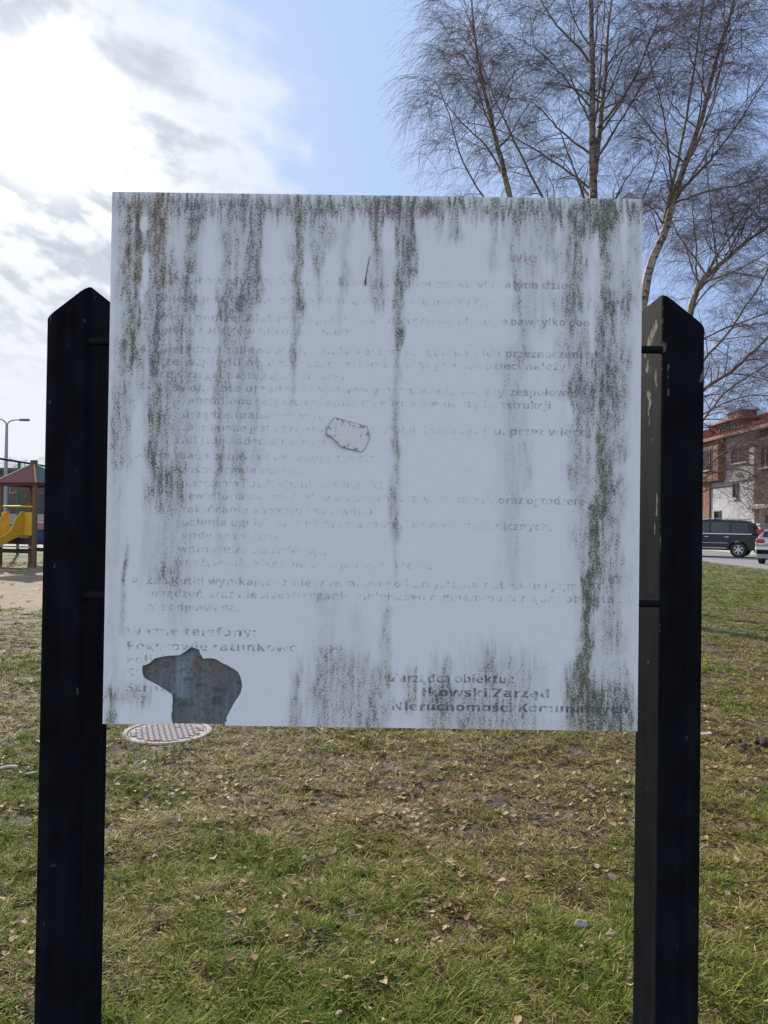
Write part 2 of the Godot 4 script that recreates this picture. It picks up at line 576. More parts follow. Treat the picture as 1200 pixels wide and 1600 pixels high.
	for p in [[360, 150], [870, 290], [915, 312], [932, 345], [952, 410], [960, 470], [940, 570], [880, 690], [835, 738], [780, 740], [480, 655], [380, 560], [300, 475], [225, 470], [215, 430], [240, 340], [290, 235]]:
		var q := bu(490.0 + p[0] / 10.91, 640.0 + p[1] / 10.91)
		st.append(Vector2(q.x - 0.5, 2.2132 - q.y))
	m = MB.new()
	m.extrude(st, 0.0003, 0.0016, func(p: Vector2) -> Vector2: return Vector2((p.x - st[14].x) / 0.085, (st[0].y - p.y) / 0.068))
	for i in m.v.size():                              # its lower left corner curls up
		var p := m.v[i]
		p.z += 0.004 * smoothstep(0.03, 0.07, (Vector2(p.x, p.y) - st[3]).dot(Vector2(-0.85, -0.5)))
		m.v[i] = p
	var sm := StandardMaterial3D.new()
	sm.albedo_texture = sticker_picture(st)
	sm.roughness = 0.6
	obj("sticker", m.commit(), sm, root).set_meta("label", "small blank sticker with dirty edges and one curling corner")
	# a thin dead stalk stuck to the sheet
	m = MB.new()
	var sp := []
	for p in [[577.5, 401], [575.5, 412], [573, 426], [571.5, 437], [570.5, 448]]:
		var q := bu(p[0], p[1])
		sp.append(Vector3(q.x - 0.5, 2.2132 - q.y, 0.0015))
	m.tube(smooth_path(sp, 2), PackedFloat32Array([0.0004, 0.0006, 0.0007, 0.0006, 0.0008, 0.0007, 0.0012, 0.0018, 0.0008]), 6, true)
	var tw := thing("dry_stalk", "thin brown dry stalk stuck to the upper middle of the white board", "twig", root.position)
	obj("stem", m.commit(), mat(0.12, 0.07, 0.035, 0.8), tw)

func post_picture(side: int) -> ImageTexture:
	var W := 256
	var H := 1024
	var a := noise_bytes(50 + side, 0.02, 5, W, H)
	var b := noise_bytes(60 + side, 0.06, 4, W, H)
	var g := noise_bytes(70 + side, 0.05, 4, W, H, W, H / 20)
	var d := PackedByteArray()
	d.resize(W * H * 3)
	# chipped places: [u, v, width, height] in the picture; u runs round the post from the inner face
	var chips := [[0.80, 0.045, 0.035, 0.012], [0.74, 0.065, 0.04, 0.02], [0.84, 0.085, 0.012, 0.012], [0.77, 0.095, 0.03, 0.018], [0.86, 0.185, 0.008, 0.01], [0.84, 0.20, 0.006, 0.008],  [0.015, 0.05, 0.02, 0.025], [0.035, 0.09, 0.008, 0.012], [0.17, 0.085, 0.02, 0.006], [0.012, 0.215, 0.006, 0.012], [0.012, 0.28, 0.006, 0.012], [0.02, 0.255, 0.004, 0.006]] if side > 0 else [[0.03, 0.05, 0.012, 0.006], [0.03, 0.33, 0.008, 0.004], [0.05, 0.46, 0.012, 0.004], [0.16, 0.05, 0.012, 0.006], [0.35, 0.035, 0.08, 0.01]]
	for y in H:
		for x in W:
			var i := y * W + x
			var k := 0.096 + 0.04 * (a[i] / 255.0 - 0.5) + 0.04 * (g[i] / 255.0 - 0.5)
			var chip := 0.0
			var u := float(x) / W
			var v := float(y) / H
			for ch in chips:
				var q: float = absf(u - ch[0]) / ch[2] + absf(v - ch[1]) / ch[3]
				if q < 1.6:
					chip = maxf(chip, smoothstep(0.05, 0.2, 0.75 - q * 0.55 + (b[i] / 255.0 - 0.5) * 1.6 - 0.25))
			if b[i] > 216 and a[i] > 165:
				chip = maxf(chip, 0.45)
			var l := 0.38 + 0.2 * (b[i] / 255.0 - 0.5)
			d[i * 3] = int(255.0 * lerpf(k * 0.94, l * 1.0, chip))
			d[i * 3 + 1] = int(255.0 * lerpf(k * 1.0, l * 1.0, chip))
			d[i * 3 + 2] = int(255.0 * lerpf(k * 1.2, l * 0.93, chip))
	return ImageTexture.create_from_image(Image.create_from_data(W, H, false, Image.FORMAT_RGB8, d))

func plate_picture() -> ImageTexture:          # covers the broken-out corner: blue-grey paint, a paler drip, rust under the upper edge
	var W := 320
	var H := 264
	var a := noise_bytes(81, 0.03, 5, W, H)
	var b := noise_bytes(82, 0.06, 3, W, H)
	var g := noise_bytes(83, 0.06, 4, W, H, W, H / 12)
	var d := PackedByteArray()
	d.resize(W * H * 3)
	for y in H:
		for x in W:
			var i := y * W + x
			var px := 175.0 + (float(x) / W * 0.22 + 0.05) * 833.0     # where this lies along the board
			var py := float(y) / H * 150.0 + 990.0
			var k := 0.44 + 0.06 * (a[i] / 255.0 - 0.5) + 0.12 * (g[i] / 255.0 - 0.5)
			var r := k * 0.93
			var gg := k * 1.0
			var bb := k * 1.0
			var drip := exp(-pow((px - 297.0) / 13.0, 2.0)) * smoothstep(1105.0, 1085.0, py) * smoothstep(1010.0, 1030.0, py)
			r += 0.08 * drip
			gg += 0.11 * drip
			bb += 0.14 * drip
			var rust := 0.0
			for q in [[232.0, 1046.0, 12.0], [241.0, 1042.0, 5.0], [282.0, 1034.0, 4.0], [318.0, 1040.0, 5.0], [352.0, 1046.0, 8.0], [226.0, 1052.0, 6.0]]:
				rust = maxf(rust, exp(-pow((px - q[0]) / q[2], 2.0)) * exp(-maxf(py - q[1], 0.0) / 16.0) * smoothstep(-14.0, -4.0, py - q[1]))
			rust = clampf(rust * (0.4 + 1.2 * g[i] / 255.0), 0.0, 1.0)
			r = lerpf(r, 0.47, rust * 0.6)
			gg = lerpf(gg, 0.34, rust * 0.6)
			bb = lerpf(bb, 0.24, rust * 0.6)
			var spots := 0.0
			for q in [[305.0, 1062.0, 14.0, 5.0], [322.0, 1072.0, 10.0, 6.0], [355.0, 1079.0, 20.0, 6.0], [352.0, 1096.0, 12.0, 9.0], [285.0, 1095.0, 20.0, 5.0], [300.0, 1102.0, 16.0, 5.0], [270.0, 1040.0, 8.0, 8.0], [330.0, 1030.0, 16.0, 5.0]]:
				spots = maxf(spots, 1.0 - Vector2((px - q[0]) / q[2], (py - q[1]) / q[3]).length())
			var sp := smoothstep(0.0, 0.18, spots + (b[i] / 255.0 - 0.58) * 1.3 - 0.05) * 0.2 if spots > -0.2 else 0.0
			d[i * 3] = clampi(int(255.0 * r * (1.0 - sp)), 0, 255)
			d[i * 3 + 1] = clampi(int(255.0 * gg * (1.0 - sp)), 0, 255)
			d[i * 3 + 2] = clampi(int(255.0 * bb * (1.0 - sp)), 0, 255)
	return ImageTexture.create_from_image(Image.create_from_data(W, H, false, Image.FORMAT_RGB8, d))

func sticker_picture(st: PackedVector2Array) -> ImageTexture:
	var W := 128
	var H := 104
	var a := noise_bytes(91, 0.05, 4, W, H)
	var b := noise_bytes(92, 0.12, 3, W, H)
	var d := PackedByteArray()
	d.resize(W * H * 3)
	for y in H:
		for x in W:
			var i := y * W + x
			var p := Vector2(st[14].x + 0.085 * x / W, st[0].y - 0.068 * y / H)
			var e := 1.0
			for k in st.size():
				e = minf(e, p.distance_to(Geometry2D.get_closest_point_to_segment(p, st[k], st[(k + 1) % st.size()])))
			var dark := 1.0 - smoothstep(0.0005, 0.0017, e)
			var n := a[i] / 255.0
			dark = maxf(dark * (0.35 + 0.9 * n), smoothstep(0.50, 0.68, n - e * 18.0) * (0.4 + 0.6 * b[i] / 255.0))
			var k := 0.89 + 0.08 * (b[i] / 255.0 - 0.5)
			d[i * 3] = int(255.0 * lerpf(k, 0.25, dark * 0.65))
			d[i * 3 + 1] = int(255.0 * lerpf(k, 0.24, dark * 0.65))
			d[i * 3 + 2] = int(255.0 * lerpf(k * 0.99, 0.23, dark * 0.65))
	return ImageTexture.create_from_image(Image.create_from_data(W, H, false, Image.FORMAT_RGB8, d))

func write(mask: PackedByteArray, S: int, text: String, x0: float, x1: float, y: float, cap: float, strength: float, bold := true) -> void:
	var ts := TextServerManager.get_primary_interface()
	var sf := SystemFont.new()
	sf.font_names = PackedStringArray(["Droid Sans"])
	sf.font_weight = 700 if bold else 400
	var rid: RID = sf.get_rids()[0]
	var fs := 40
	var size := Vector2i(fs, 0)
	var gl := []
	var total := 0.0
	for ch in text:
		var g: int = ts.font_get_glyph_index(rid, fs, ch.unicode_at(0), 0)
		ts.font_render_glyph(rid, size, g)
		gl.append([g, total])
		total += ts.font_get_glyph_advance(rid, fs, g).x
	var a := bu(x0, y)
	var b := bu(x1, y + (x1 - x0) * 0.0137)
	var sx := (b.x - a.x) * S / total
	var sy := cap / 831.5 * S / (0.714 * fs)
	var pages := {}
	for e in gl:
		var r: Rect2 = ts.font_get_glyph_uv_rect(rid, size, e[0])
		if r.size.x < 2.0:
			continue
		var off: Vector2 = ts.font_get_glyph_offset(rid, size, e[0])
		var pg: int = ts.font_get_glyph_texture_idx(rid, size, e[0])
		if not pages.has(pg):
			pages[pg] = ts.font_get_texture_image(rid, size, pg)
		var im: Image = pages[pg]
		var X0: float = a.x * S + (e[1] + off.x) * sx
		var Y0: float = a.y * S + off.y * sy
		for py in range(int(Y0), int(Y0 + r.size.y * sy) + 1):
			for px in range(int(X0), int(X0 + r.size.x * sx) + 1):
				if px < 0 or py < 0 or px >= S or py >= S:
					continue
				var s := 0.0
				for k in 4:
					var gx: float = (px + 0.25 + 0.5 * (k & 1) - X0) / sx
					var gy: float = (py + 0.25 + 0.5 * (k >> 1) - Y0) / sy
					if gx >= 0.0 and gy >= 0.0 and gx < r.size.x and gy < r.size.y:
						s += im.get_pixel(int(r.position.x + gx), int(r.position.y + gy)).a
				if s > 0.0:
					var i := py * S + px
					mask[i] = maxi(mask[i], int(63.7 * s * strength))

func board_picture() -> ImageTexture:
	var S := 1280
	var L := 416                                   # coarse maps of where the mould grows
	var dens := PackedFloat32Array()
	dens.resize(L * L)
	var brown := dens.duplicate()
	var moss := dens.duplicate()
	var wob := noise(101, 0.045, 3)
	# streaks as they run down the sheet: x and y above, x and y below, widths, strength, hue (0 grey, 1 brown, 2 green), how it thins out downwards
	var streaks := [
		[180, 318, 1000, 330, 9, 9, 0.42, 0, 0], [300, 322, 640, 326, 12, 9, 0.45, 0, 0], [620, 320, 1000, 334, 12, 14, 0.40, 2, 0],
		[212, 318, 211, 430, 12, 13, 0.80, 1, 0], [211, 425, 205, 560, 12, 10, 0.85, 2, 0], [205, 555, 186, 720, 12, 13, 0.50, 0, 0.2],
		[252, 318, 247, 430, 14, 11, 0.85, 1, 0], [246, 425, 240, 560, 10, 10, 0.72, 0, 0], [240, 560, 238, 730, 8, 7, 0.62, 0, 0],
		[272, 430, 268, 600, 30, 26, 0.36, 0, 0], [268, 600, 266, 760, 32, 26, 0.45, 0, 0], [268, 740, 270, 900, 20, 22, 0.55, 0, 0.4], [262, 890, 285, 980, 18, 14, 0.42, 0, 0.7],
		[225, 325, 222, 380, 36, 25, 0.35, 0, 0], [190, 330, 182, 640, 9, 8, 0.22, 0, 0], [245, 640, 243, 780, 7, 8, 0.62, 2, 0.2],
		[298, 318, 294, 470, 9, 9, 0.68, 0, 0], [292, 465, 288, 560, 9, 10, 0.45, 0, 0.2], [315, 318, 312, 400, 8, 6, 0.35, 0, 0.3],
		[357, 318, 352, 480, 10, 11, 0.55, 0, 0], [388, 318, 384, 480, 16, 13, 0.58, 0, 0], [402, 330, 398, 460, 7, 7, 0.62, 0, 0],
		[350, 470, 340, 740, 10, 7, 0.52, 0, 0.1], [378, 470, 372, 730, 14, 10, 0.46, 0, 0.2], [342, 720, 340, 860, 7, 7, 0.45, 0, 0.6], [374, 720, 372, 900, 8, 7, 0.30, 0, 0.6], [398, 560, 400, 720, 6, 5, 0.35, 0, 0.2],
		[466, 318, 463, 480, 10, 7, 0.75, 2, 0], [462, 470, 457, 560, 5, 4, 0.55, 0, 0], [457, 555, 455, 640, 4, 3, 0.32, 0, 0.4], [440, 318, 436, 345, 14, 8, 0.42, 0, 0.3],
		[500, 318, 496, 420, 9, 6, 0.52, 0, 0.1], [496, 410, 500, 470, 4, 3, 0.4, 0, 0.4], [487, 330, 487, 410, 4, 4, 0.35, 0, 0.3], [512, 320, 516, 380, 8, 6, 0.5, 2, 0.2],
		[541, 322, 536, 440, 7, 6, 0.38, 0, 0.2], [530, 440, 528, 500, 3, 3, 0.35, 0, 0.3], [588, 318, 590, 470, 9, 9, 0.55, 0, 0.15], [583, 320, 584, 390, 6, 6, 0.6, 2, 0.2],
		[632, 318, 628, 440, 12, 9, 0.72, 0, 0], [640, 330, 639, 440, 5, 5, 0.5, 0, 0.2], [621, 435, 624, 530, 5, 4, 0.78, 2, 0], [619, 525, 617, 700, 4, 4, 0.45, 2, 0.1], [618, 690, 616, 830, 5, 5, 0.52, 0, 0], [618, 820, 618, 900, 3, 3, 0.40, 0, 0.4], [650, 395, 649, 425, 3, 3, 0.65, 0, 0],
		[602, 318, 604, 342, 14, 12, 0.55, 0, 0.2], [665, 320, 664, 345, 10, 6, 0.5, 0, 0.3], [682, 322, 682, 360, 4, 4, 0.5, 0, 0.2], [710, 318, 708, 365, 8, 6, 0.72, 2, 0.1],
		[772, 318, 769, 410, 7, 6, 0.5, 2, 0.3], [803, 322, 800, 420, 12, 8, 0.45, 0, 0.3], [830, 322, 826, 400, 22, 10, 0.36, 0, 0.4], [862, 322, 858, 400, 6, 5, 0.55, 2, 0.3], [846, 360, 842, 420, 7, 5, 0.4, 0, 0.4],
		[812, 410, 815, 560, 8, 8, 0.42, 0, 0.1], [832, 410, 830, 520, 6, 5, 0.35, 0, 0.3], [806, 440, 805, 470, 3, 3, 0.6, 0, 0], [800, 560, 802, 900, 17, 13, 0.33, 0, 0.2], [826, 700, 824, 760, 5, 4, 0.35, 0, 0.4], [848, 440, 846, 520, 5, 4, 0.3, 0, 0.4], [868, 400, 862, 440, 4, 4, 0.5, 2, 0.3],
		[895, 340, 888, 480, 13, 13, 0.50, 2, 0], [890, 470, 900, 600, 16, 14, 0.52, 0, 0], [905, 330, 903, 470, 7, 7, 0.58, 2, 0], [930, 322, 932, 352, 24, 20, 0.92, 2, 0], [947, 345, 946, 480, 11, 9, 0.68, 2, 0], [945, 470, 944, 620, 12, 12, 0.62, 0, 0], [932, 540, 930, 640, 24, 24, 0.42, 0, 0],
		[975, 322, 974, 480, 8, 10, 0.38, 0, 0.1], [978, 470, 972, 700, 8, 9, 0.38, 0, 0.1], [992, 322, 992, 440, 6, 6, 0.38, 0, 0.4], [960, 560, 956, 760, 10, 12, 0.42, 0, 0.1], [897, 600, 902, 740, 14, 10, 0.36, 0, 0.2], [925, 620, 920, 900, 20, 16, 0.36, 0, 0.1],
		[945, 642, 944, 700, 3, 6, 1.0, 2, 0], [944, 690, 936, 800, 6, 6, 0.92, 2, 0], [936, 790, 921, 930, 6, 8, 0.95, 2, 0], [921, 920, 914, 1060, 9, 9, 0.95, 2, 0], [952, 720, 944, 900, 10, 14, 0.42, 0, 0], [968, 760, 962, 1000, 12, 12, 0.33, 0, 0.2], [900, 740, 908, 920, 10, 6, 0.30, 0, 0.2], [958, 900, 950, 1080, 14, 16, 0.30, 0, 0],
		[898, 1050, 905, 1140, 12, 14, 0.55, 0, 0], [930, 1090, 935, 1140, 26, 24, 0.82, 2, 0], [965, 1092, 968, 1140, 22, 22, 0.72, 2, 0], [912, 1060, 918, 1100, 10, 12, 0.8, 2, 0], [975, 1040, 978, 1100, 8, 8, 0.35, 0, 0],
		[467, 1040, 462, 1130, 5, 8, 0.55, 0, 0], [505, 1030, 500, 1130, 14, 16, 0.48, 0, 0], [540, 1040, 545, 1130, 22, 24, 0.44, 0, 0], [590, 1060, 588, 1130, 16, 18, 0.55, 2, 0], [510, 930, 512, 1030, 14, 16, 0.22, 0, 0], [555, 960, 560, 1040, 10, 14, 0.20, 0, 0], [603, 960, 604, 1050, 5, 8, 0.40, 2, 0],
		[645, 1055, 640, 1110, 5, 6, 0.58, 0, 0], [693, 1040, 690, 1090, 9, 14, 0.62, 2, 0], [690, 1085, 680, 1135, 16, 14, 0.52, 2, 0], [770, 1040, 770, 1135, 40, 44, 0.34, 0, 0], [765, 1020, 767, 1050, 7, 9, 0.4, 0, 0], [820, 1050, 815, 1135, 20, 30, 0.32, 0, 0], [740, 1100, 735, 1136, 30, 30, 0.40, 0, 0],
		[172, 1090, 171, 1128, 4, 5, 0.90, 2, 0], [186, 1085, 170, 1090, 12, 8, 0.45, 0, 0], [182, 700, 174, 1080, 8, 9, 0.20, 0, 0], [196, 860, 195, 905, 2, 2, 0.75, 0, 0], [193, 915, 190, 985, 3, 3, 0.35, 0, 0], [184, 560, 178, 760, 8, 8, 0.30, 0, 0.2], [226, 780, 228, 900, 9, 9, 0.22, 0, 0.4]]
	for s in streaks:
		var a := bu(s[0], s[1]) * L
		var b := bu(s[2], s[3]) * L
		var flat: bool = absf(b.x - a.x) > absf(b.y - a.y)
		var w0: float = s[4] * 1.45 * L / 831.5
		var w1: float = s[5] * 1.45 * L / 831.5
		var reach := maxf(w0, w1) * 2.4 + 6.0
		for y in range(maxi(int(minf(a.y, b.y) - reach), 0), mini(int(maxf(a.y, b.y) + reach), L)):
			for x in range(maxi(int(minf(a.x, b.x) - reach), 0), mini(int(maxf(a.x, b.x) + reach), L)):
				var p := Vector2(x, y)
				p.x += wob.get_noise_2d(x * 1.6, y * 0.6) * minf(7.0, 2.0 + maxf(w0, w1) * 0.6)
				p.y += wob.get_noise_2d(x * 7.0 + 50.0, y * 0.5) * 11.0
				var t := clampf((p - a).dot(b - a) / (b - a).length_squared(), 0.0, 1.0)
				var q := a + (b - a) * t
				var dx := absf(p.x - q.x)
				var dy := absf(p.y - q.y)
				var w := lerpf(w0, w1, t)
				var r := Vector2(dx / w, dy / (5.0 + 0.4 * w)).length() if not flat else dy / w
				var f: float = s[6] * exp(-r * r * 1.1) * (1.0 - s[8] * t)
				if f > 0.01:
					var i := y * L + x
					dens[i] = 1.0 - (1.0 - dens[i]) * (1.0 - f)
					if s[7] == 1:
						brown[i] = maxf(brown[i], f)
					elif s[7] == 2:
						moss[i] = maxf(moss[i], f)
	# places that stayed clean inside the growth: [x, y, half width, half height]
	for s in [[226, 425, 7, 34], [221, 462, 4, 14], [324, 420, 9, 70], [326, 520, 10, 120], [322, 700, 12, 120], [226, 350, 6, 14], [214, 680, 8, 60], [214, 790, 9, 110], [605, 370, 8, 28], [930, 390, 6, 24], [925, 440, 5, 30], [924, 510, 5, 45], [974, 370, 4, 50], [888, 645, 6, 22], [432, 420, 11, 60], [440, 560, 12, 120], [480, 430, 7, 40], [520, 430, 10, 40]]:
		var a := bu(s[0], s[1]) * L
		var w: float = s[2] * L / 831.5
		var h: float = s[3] * L / 831.5
		for y in range(maxi(int(a.y - h * 1.6), 0), mini(int(a.y + h * 1.6), L)):
			for x in range(maxi(int(a.x - w * 2.0 - 3), 0), mini(int(a.x + w * 2.0 + 3), L)):
				var r := Vector2((x - a.x + wob.get_noise_2d(x * 2.5, y * 0.9) * 2.5) / w, (y - a.y) / h).length()
				dens[y * L + x] *= smoothstep(0.65, 1.25, r)
	var maps := []
	for mp in [dens, brown, moss]:
		var im := Image.create_from_data(L, L, false, Image.FORMAT_RF, mp.to_byte_array())
		im.resize(S, S, Image.INTERPOLATE_BILINEAR)
		maps.append(im.get_data().to_float32_array())
	# what is left of the printed rules
	var mask := PackedByteArray()
	mask.resize(S * S)
	for t in [
		["1. Plac zabaw służy zabawie, rekreacji i wypoczynkowi małych dzieci", 217, 905, 444, 12, 0.65], ["2. Obiekt jest czynny od godziny 8:00 do godziny 20:00", 217, 765, 473, 12, 0.6],
		["3. Dzieci poniżej 7 lat mogą przebywać na terenie placu za", 217, 795, 502, 12, 0.7], ["baw tylko pod", 797, 922, 510, 12, 0.8], ["opieką rodziców lub opiekunów", 238, 550, 522, 12, 0.65],
		["4. Z urządzeń zabawowych należy korzystać zgodnie z ich", 217, 783, 552, 12, 0.7], ["przeznaczeniem", 789, 942, 560, 12, 0.8], ["a ze względu na bezpieczeństwo bawiących się", 238, 752, 572, 12, 0.65], ["dzieci należy", 758, 885, 579, 12, 0.8], ["przestrzegać następujących zasad:", 238, 545, 592, 12, 0.6],
		["w obrębie urządzeń zabawowych zabrania się gry", 272, 790, 613, 12, 0.7], ["zespołowe,", 797, 903, 620, 12, 0.85], ["zabronione jest wchodzenie na górne elementy", 284, 750, 633, 12, 0.7], ["konstrukcji", 756, 862, 640, 12, 0.8], ["urządzeń zabawowych,", 284, 508, 655, 12, 0.7],
		["zabronione jest korzystanie ze zjeżdżalni, huśtawek", 284, 750, 675, 12, 0.7], ["itp. przez więcej", 755, 925, 681, 12, 0.8], ["niż jedno dziecko na jednej", 284, 520, 695, 12, 0.7],
		["5.", 210, 226, 717, 12, 1.0], ["Na placu zabaw obowiązuje zakaz:", 238, 585, 719, 12, 0.7], ["zaśmiecania terenu,", 283, 478, 741, 12, 0.7], ["niszczenia i uszkadzania roślinności,", 283, 605, 762, 12, 0.65], ["dewastowania urządzeń zabawowych i drzew rosnących", 283, 772, 782, 12, 0.7], ["oraz ogrodzeń,", 779, 915, 789, 12, 0.8],
		["zakłócania spokoju i porządku,", 283, 590, 803, 12, 0.7], ["palenia ognisk oraz używania materiałów pirotechnicznych,", 283, 865, 823, 12, 0.7], ["jazdy na rowerze,", 283, 447, 844, 12, 0.65], ["wprowadzania zwierząt,", 278, 512, 865, 12, 0.7], ["spożywania alkoholu oraz palenia tytoniu.", 279, 685, 886, 12, 0.65],
		["6.", 206, 222, 912, 12, 1.3], ["Za skutki wynikające z nieprawidłowego korzystania z obiektu i jego", 229, 905, 914, 12, 0.8], ["urządzeń oraz nieprzestrzegania niniejszego regulaminu zarządca obiektu", 229, 962, 934, 12, 0.8], ["nie odpowiada.", 229, 375, 955, 12, 0.75],
		["Ważne telefony:", 198, 402, 993, 13, 1.2], ["Pogotowie ratunkowe", 197, 467, 1016, 13, 1.2], ["999", 495, 537, 1021, 12, 0.5], ["Policja", 197, 272, 1037, 13, 0.9], ["Straż", 197, 262, 1058, 13, 1.0], ["Straż", 197, 262, 1081, 13, 1.0],
		["Zarządca obiektu :", 612, 806, 1066, 13, 1.5], ["łkowski Zarząd", 660, 862, 1088, 13, 1.7], ["Nieruchomości Komunalnych", 612, 985, 1110, 13, 1.6], ["7D", 825, 862, 994, 17, 0.10, false]]:
		write(mask, S, t[0], t[1], t[2], t[3], t[4], minf(t[5] * 0.58, 1.0), t.size() < 7)
	var red := PackedByteArray()
	red.resize(S * S)
	write(red, S, "REGULAMIN", 560, 690, 341, 17, 0.55)
	write(red, S, "wie", 795, 840, 410, 14, 0.75)
	write(red, S, "ych dz", 800, 868, 452, 12, 0.5)
	var hi := noise_bytes(111, 0.17, 3, S, S)
	var hi2 := noise_bytes(112, 0.33, 2, S, S)
	var mid := noise_bytes(113, 0.028, 4, S, S)
	var run := noise_bytes(114, 0.06, 4, S, S, S, S / 14)
	var blot := noise_bytes(116, 0.07, 4, S, S, S, S / 3)
	var dab := noise_bytes(115, 0.045, 2, S, S)
	var d := PackedByteArray()
	d.resize(S * S * 3)
	var D: PackedFloat32Array = maps[0]
	var B: PackedFloat32Array = maps[1]
	var G: PackedFloat32Array = maps[2]
	for i in S * S:
		var de := D[i] * 0.94
		var h := hi[i] / 255.0
		var m := mid[i] / 255.0
		var r := run[i] / 255.0
		var k := 0.932 + 0.02 * (m - 0.5) + 0.012 * (hi2[i] / 255.0 - 0.5)
		var cr := k * 0.982
		var cg := k * 0.99
		var cb := k
		var dd := clampf(de * (0.40 + 0.85 * r + 0.4 * m) + 0.02 + 0.05 * smoothstep(0.8, 0.95, float(i % S) / S), 0.0, 1.0)
		# a thin grey film, then grains of mould in it
		var veil := dd * 0.80
		cr = lerpf(cr, 0.635, veil)
		cg = lerpf(cg, 0.635, veil)
		cb = lerpf(cb, 0.61, veil)
		var grain := 0.5 + 0.56 * (h - 0.5) + 0.30 * (hi2[i] / 255.0 - 0.5) + 0.36 * (blot[i] / 255.0 - 0.5)
		var thr := 0.72 - 0.42 * dd
		var sp := clampf((grain - thr) / 0.29, 0.0, 1.0) * clampf(dd * 2.0, 0.12, 0.88) if dd > 0.03 or grain > 0.74 else 0.0
		var br := clampf(B[i] * 1.3, 0.0, 1.0)
		var gr := clampf(G[i] * 0.65, 0.0, 1.0)
		cr = lerpf(cr, 0.42 + 0.03 * br - 0.06 * gr - 0.11 * dd, sp)
		cg = lerpf(cg, 0.42 - 0.05 * br - 0.03 * gr - 0.11 * dd, sp)
		cb = lerpf(cb, 0.40 - 0.11 * br - 0.13 * gr - 0.11 * dd, sp)
		var tx := mask[i] / 255.0
		if tx > 0.02:
			var tu := float(i % S) / S
			var tv := float(i / S) / S
			var stays := 0.08 + 0.42 * smoothstep(0.725, 0.75, tu) * smoothstep(0.9, 0.86, tu) * smoothstep(0.66, 0.62, tv) + 0.16 * smoothstep(0.13, 0.16, tu) * smoothstep(0.34, 0.26, tu) + 0.17 * smoothstep(0.71, 0.73, tv)
			tx *= clampf(stays + 1.2 * dd + 1.6 * (dab[i] / 255.0 - 0.54), 0.04, 1.0) * (0.5 + 1.0 * (1.0 - h))
			cr = lerpf(cr, 0.36, tx)
			cg = lerpf(cg, 0.365, tx)
			cb = lerpf(cb, 0.375, tx)
		if red[i] > 4:
			var tr := red[i] / 255.0 * clampf(0.25 + 0.9 * (dab[i] / 255.0 - 0.4) + 0.4 * dd, 0.0, 0.8)
			cr = lerpf(cr, 0.62, tr)
			cg = lerpf(cg, 0.40, tr)
			cb = lerpf(cb, 0.50, tr)
		d[i * 3] = int(255.0 * cr)
		d[i * 3 + 1] = int(255.0 * cg)
		d[i * 3 + 2] = int(255.0 * cb)
	return ImageTexture.create_from_image(Image.create_from_data(S, S, false, Image.FORMAT_RGB8, d))


# ---------- manhole ----------
func manhole() -> void:
	var at := Vector3(-1.585, lump(-1.585, -5.72) + 0.016, -5.72)
	var root := thing("manhole_cover", "round rusty iron manhole cover with raised studs set in the lawn", "manhole cover", at)
	var iron := mottled(0.42, 0.37, 0.34, 0.85, 0.25, 0.65, 1.25, 0.05, 0.1)
	var m := MB.new()
	var prof := [Vector2(0.285, -0.05), Vector2(0.285, 0.004), Vector2(0.292, 0.008), Vector2(0.318, 0.008), Vector2(0.326, 0.0), Vector2(0.326, -0.05)]
	for i in prof.size() - 1:
		for k in 48:
			var a0 := TAU * k / 48
			var a1 := TAU * (k + 1) / 48
			var e: Vector2 = prof[i + 1] - prof[i]
			var nn := Vector2(-e.y, e.x)
			if i == 0:
				nn = Vector2(-1, 0)
			var mid := (a0 + a1) * 0.5
			m.poly([Vector3(cos(a0) * prof[i].x, prof[i].y, sin(a0) * prof[i].x), Vector3(cos(a1) * prof[i].x, prof[i].y, sin(a1) * prof[i].x), Vector3(cos(a1) * prof[i + 1].x, prof[i + 1].y, sin(a1) * prof[i + 1].x), Vector3(cos(a0) * prof[i + 1].x, prof[i + 1].y, sin(a0) * prof[i + 1].x)], Vector3(cos(mid) * nn.x, nn.y, sin(mid) * nn.x).normalized())
	iron.metallic_specular = 0.2
	obj("frame", m.commit(), iron, root)
	m = MB.new()
	var ring := []
	for k in 48:
		ring.append(Vector3(cos(TAU * k / 48) * 0.279, 0.0, sin(TAU * k / 48) * 0.279))
	m.poly(ring, Vector3.UP)
	m.tube(PackedVector3Array([Vector3(0, -0.05, 0), Vector3(0, -0.001, 0)]), PackedFloat32Array([0.279, 0.279]), 48)
	var lid := obj("lid", m.commit(), iron, root)
	m = MB.new()
	m.box(Vector3.ZERO, Vector3(0.046, 0.008, 0.022), 0.003)
	var stud := m.commit()
	var turn := 0.42
	for r in range(-9, 10):
		for c in range(-5, 6):
			var p := Vector2(c * 0.056 + (0.028 if r % 2 else 0.0), r * 0.029)
			if p.length() < 0.25:
				var o := obj("stud", stud, iron, lid)
				o.position = Vector3(p.x * cos(turn) - p.y * sin(turn), 0.004, p.x * sin(turn) + p.y * cos(turn))
				o.rotation.y = -turn
	m = MB.new()
	for a in [0.3, 1.4, 3.6]:
		m.rod(Vector3(cos(a) * 0.255, 0.0, sin(a) * 0.255), Vector3(cos(a) * 0.255, 0.0015, sin(a) * 0.255), 0.013, 10)
	obj("lifting_hole", m.commit(), mat(0.006, 0.006, 0.006, 0.9), lid)


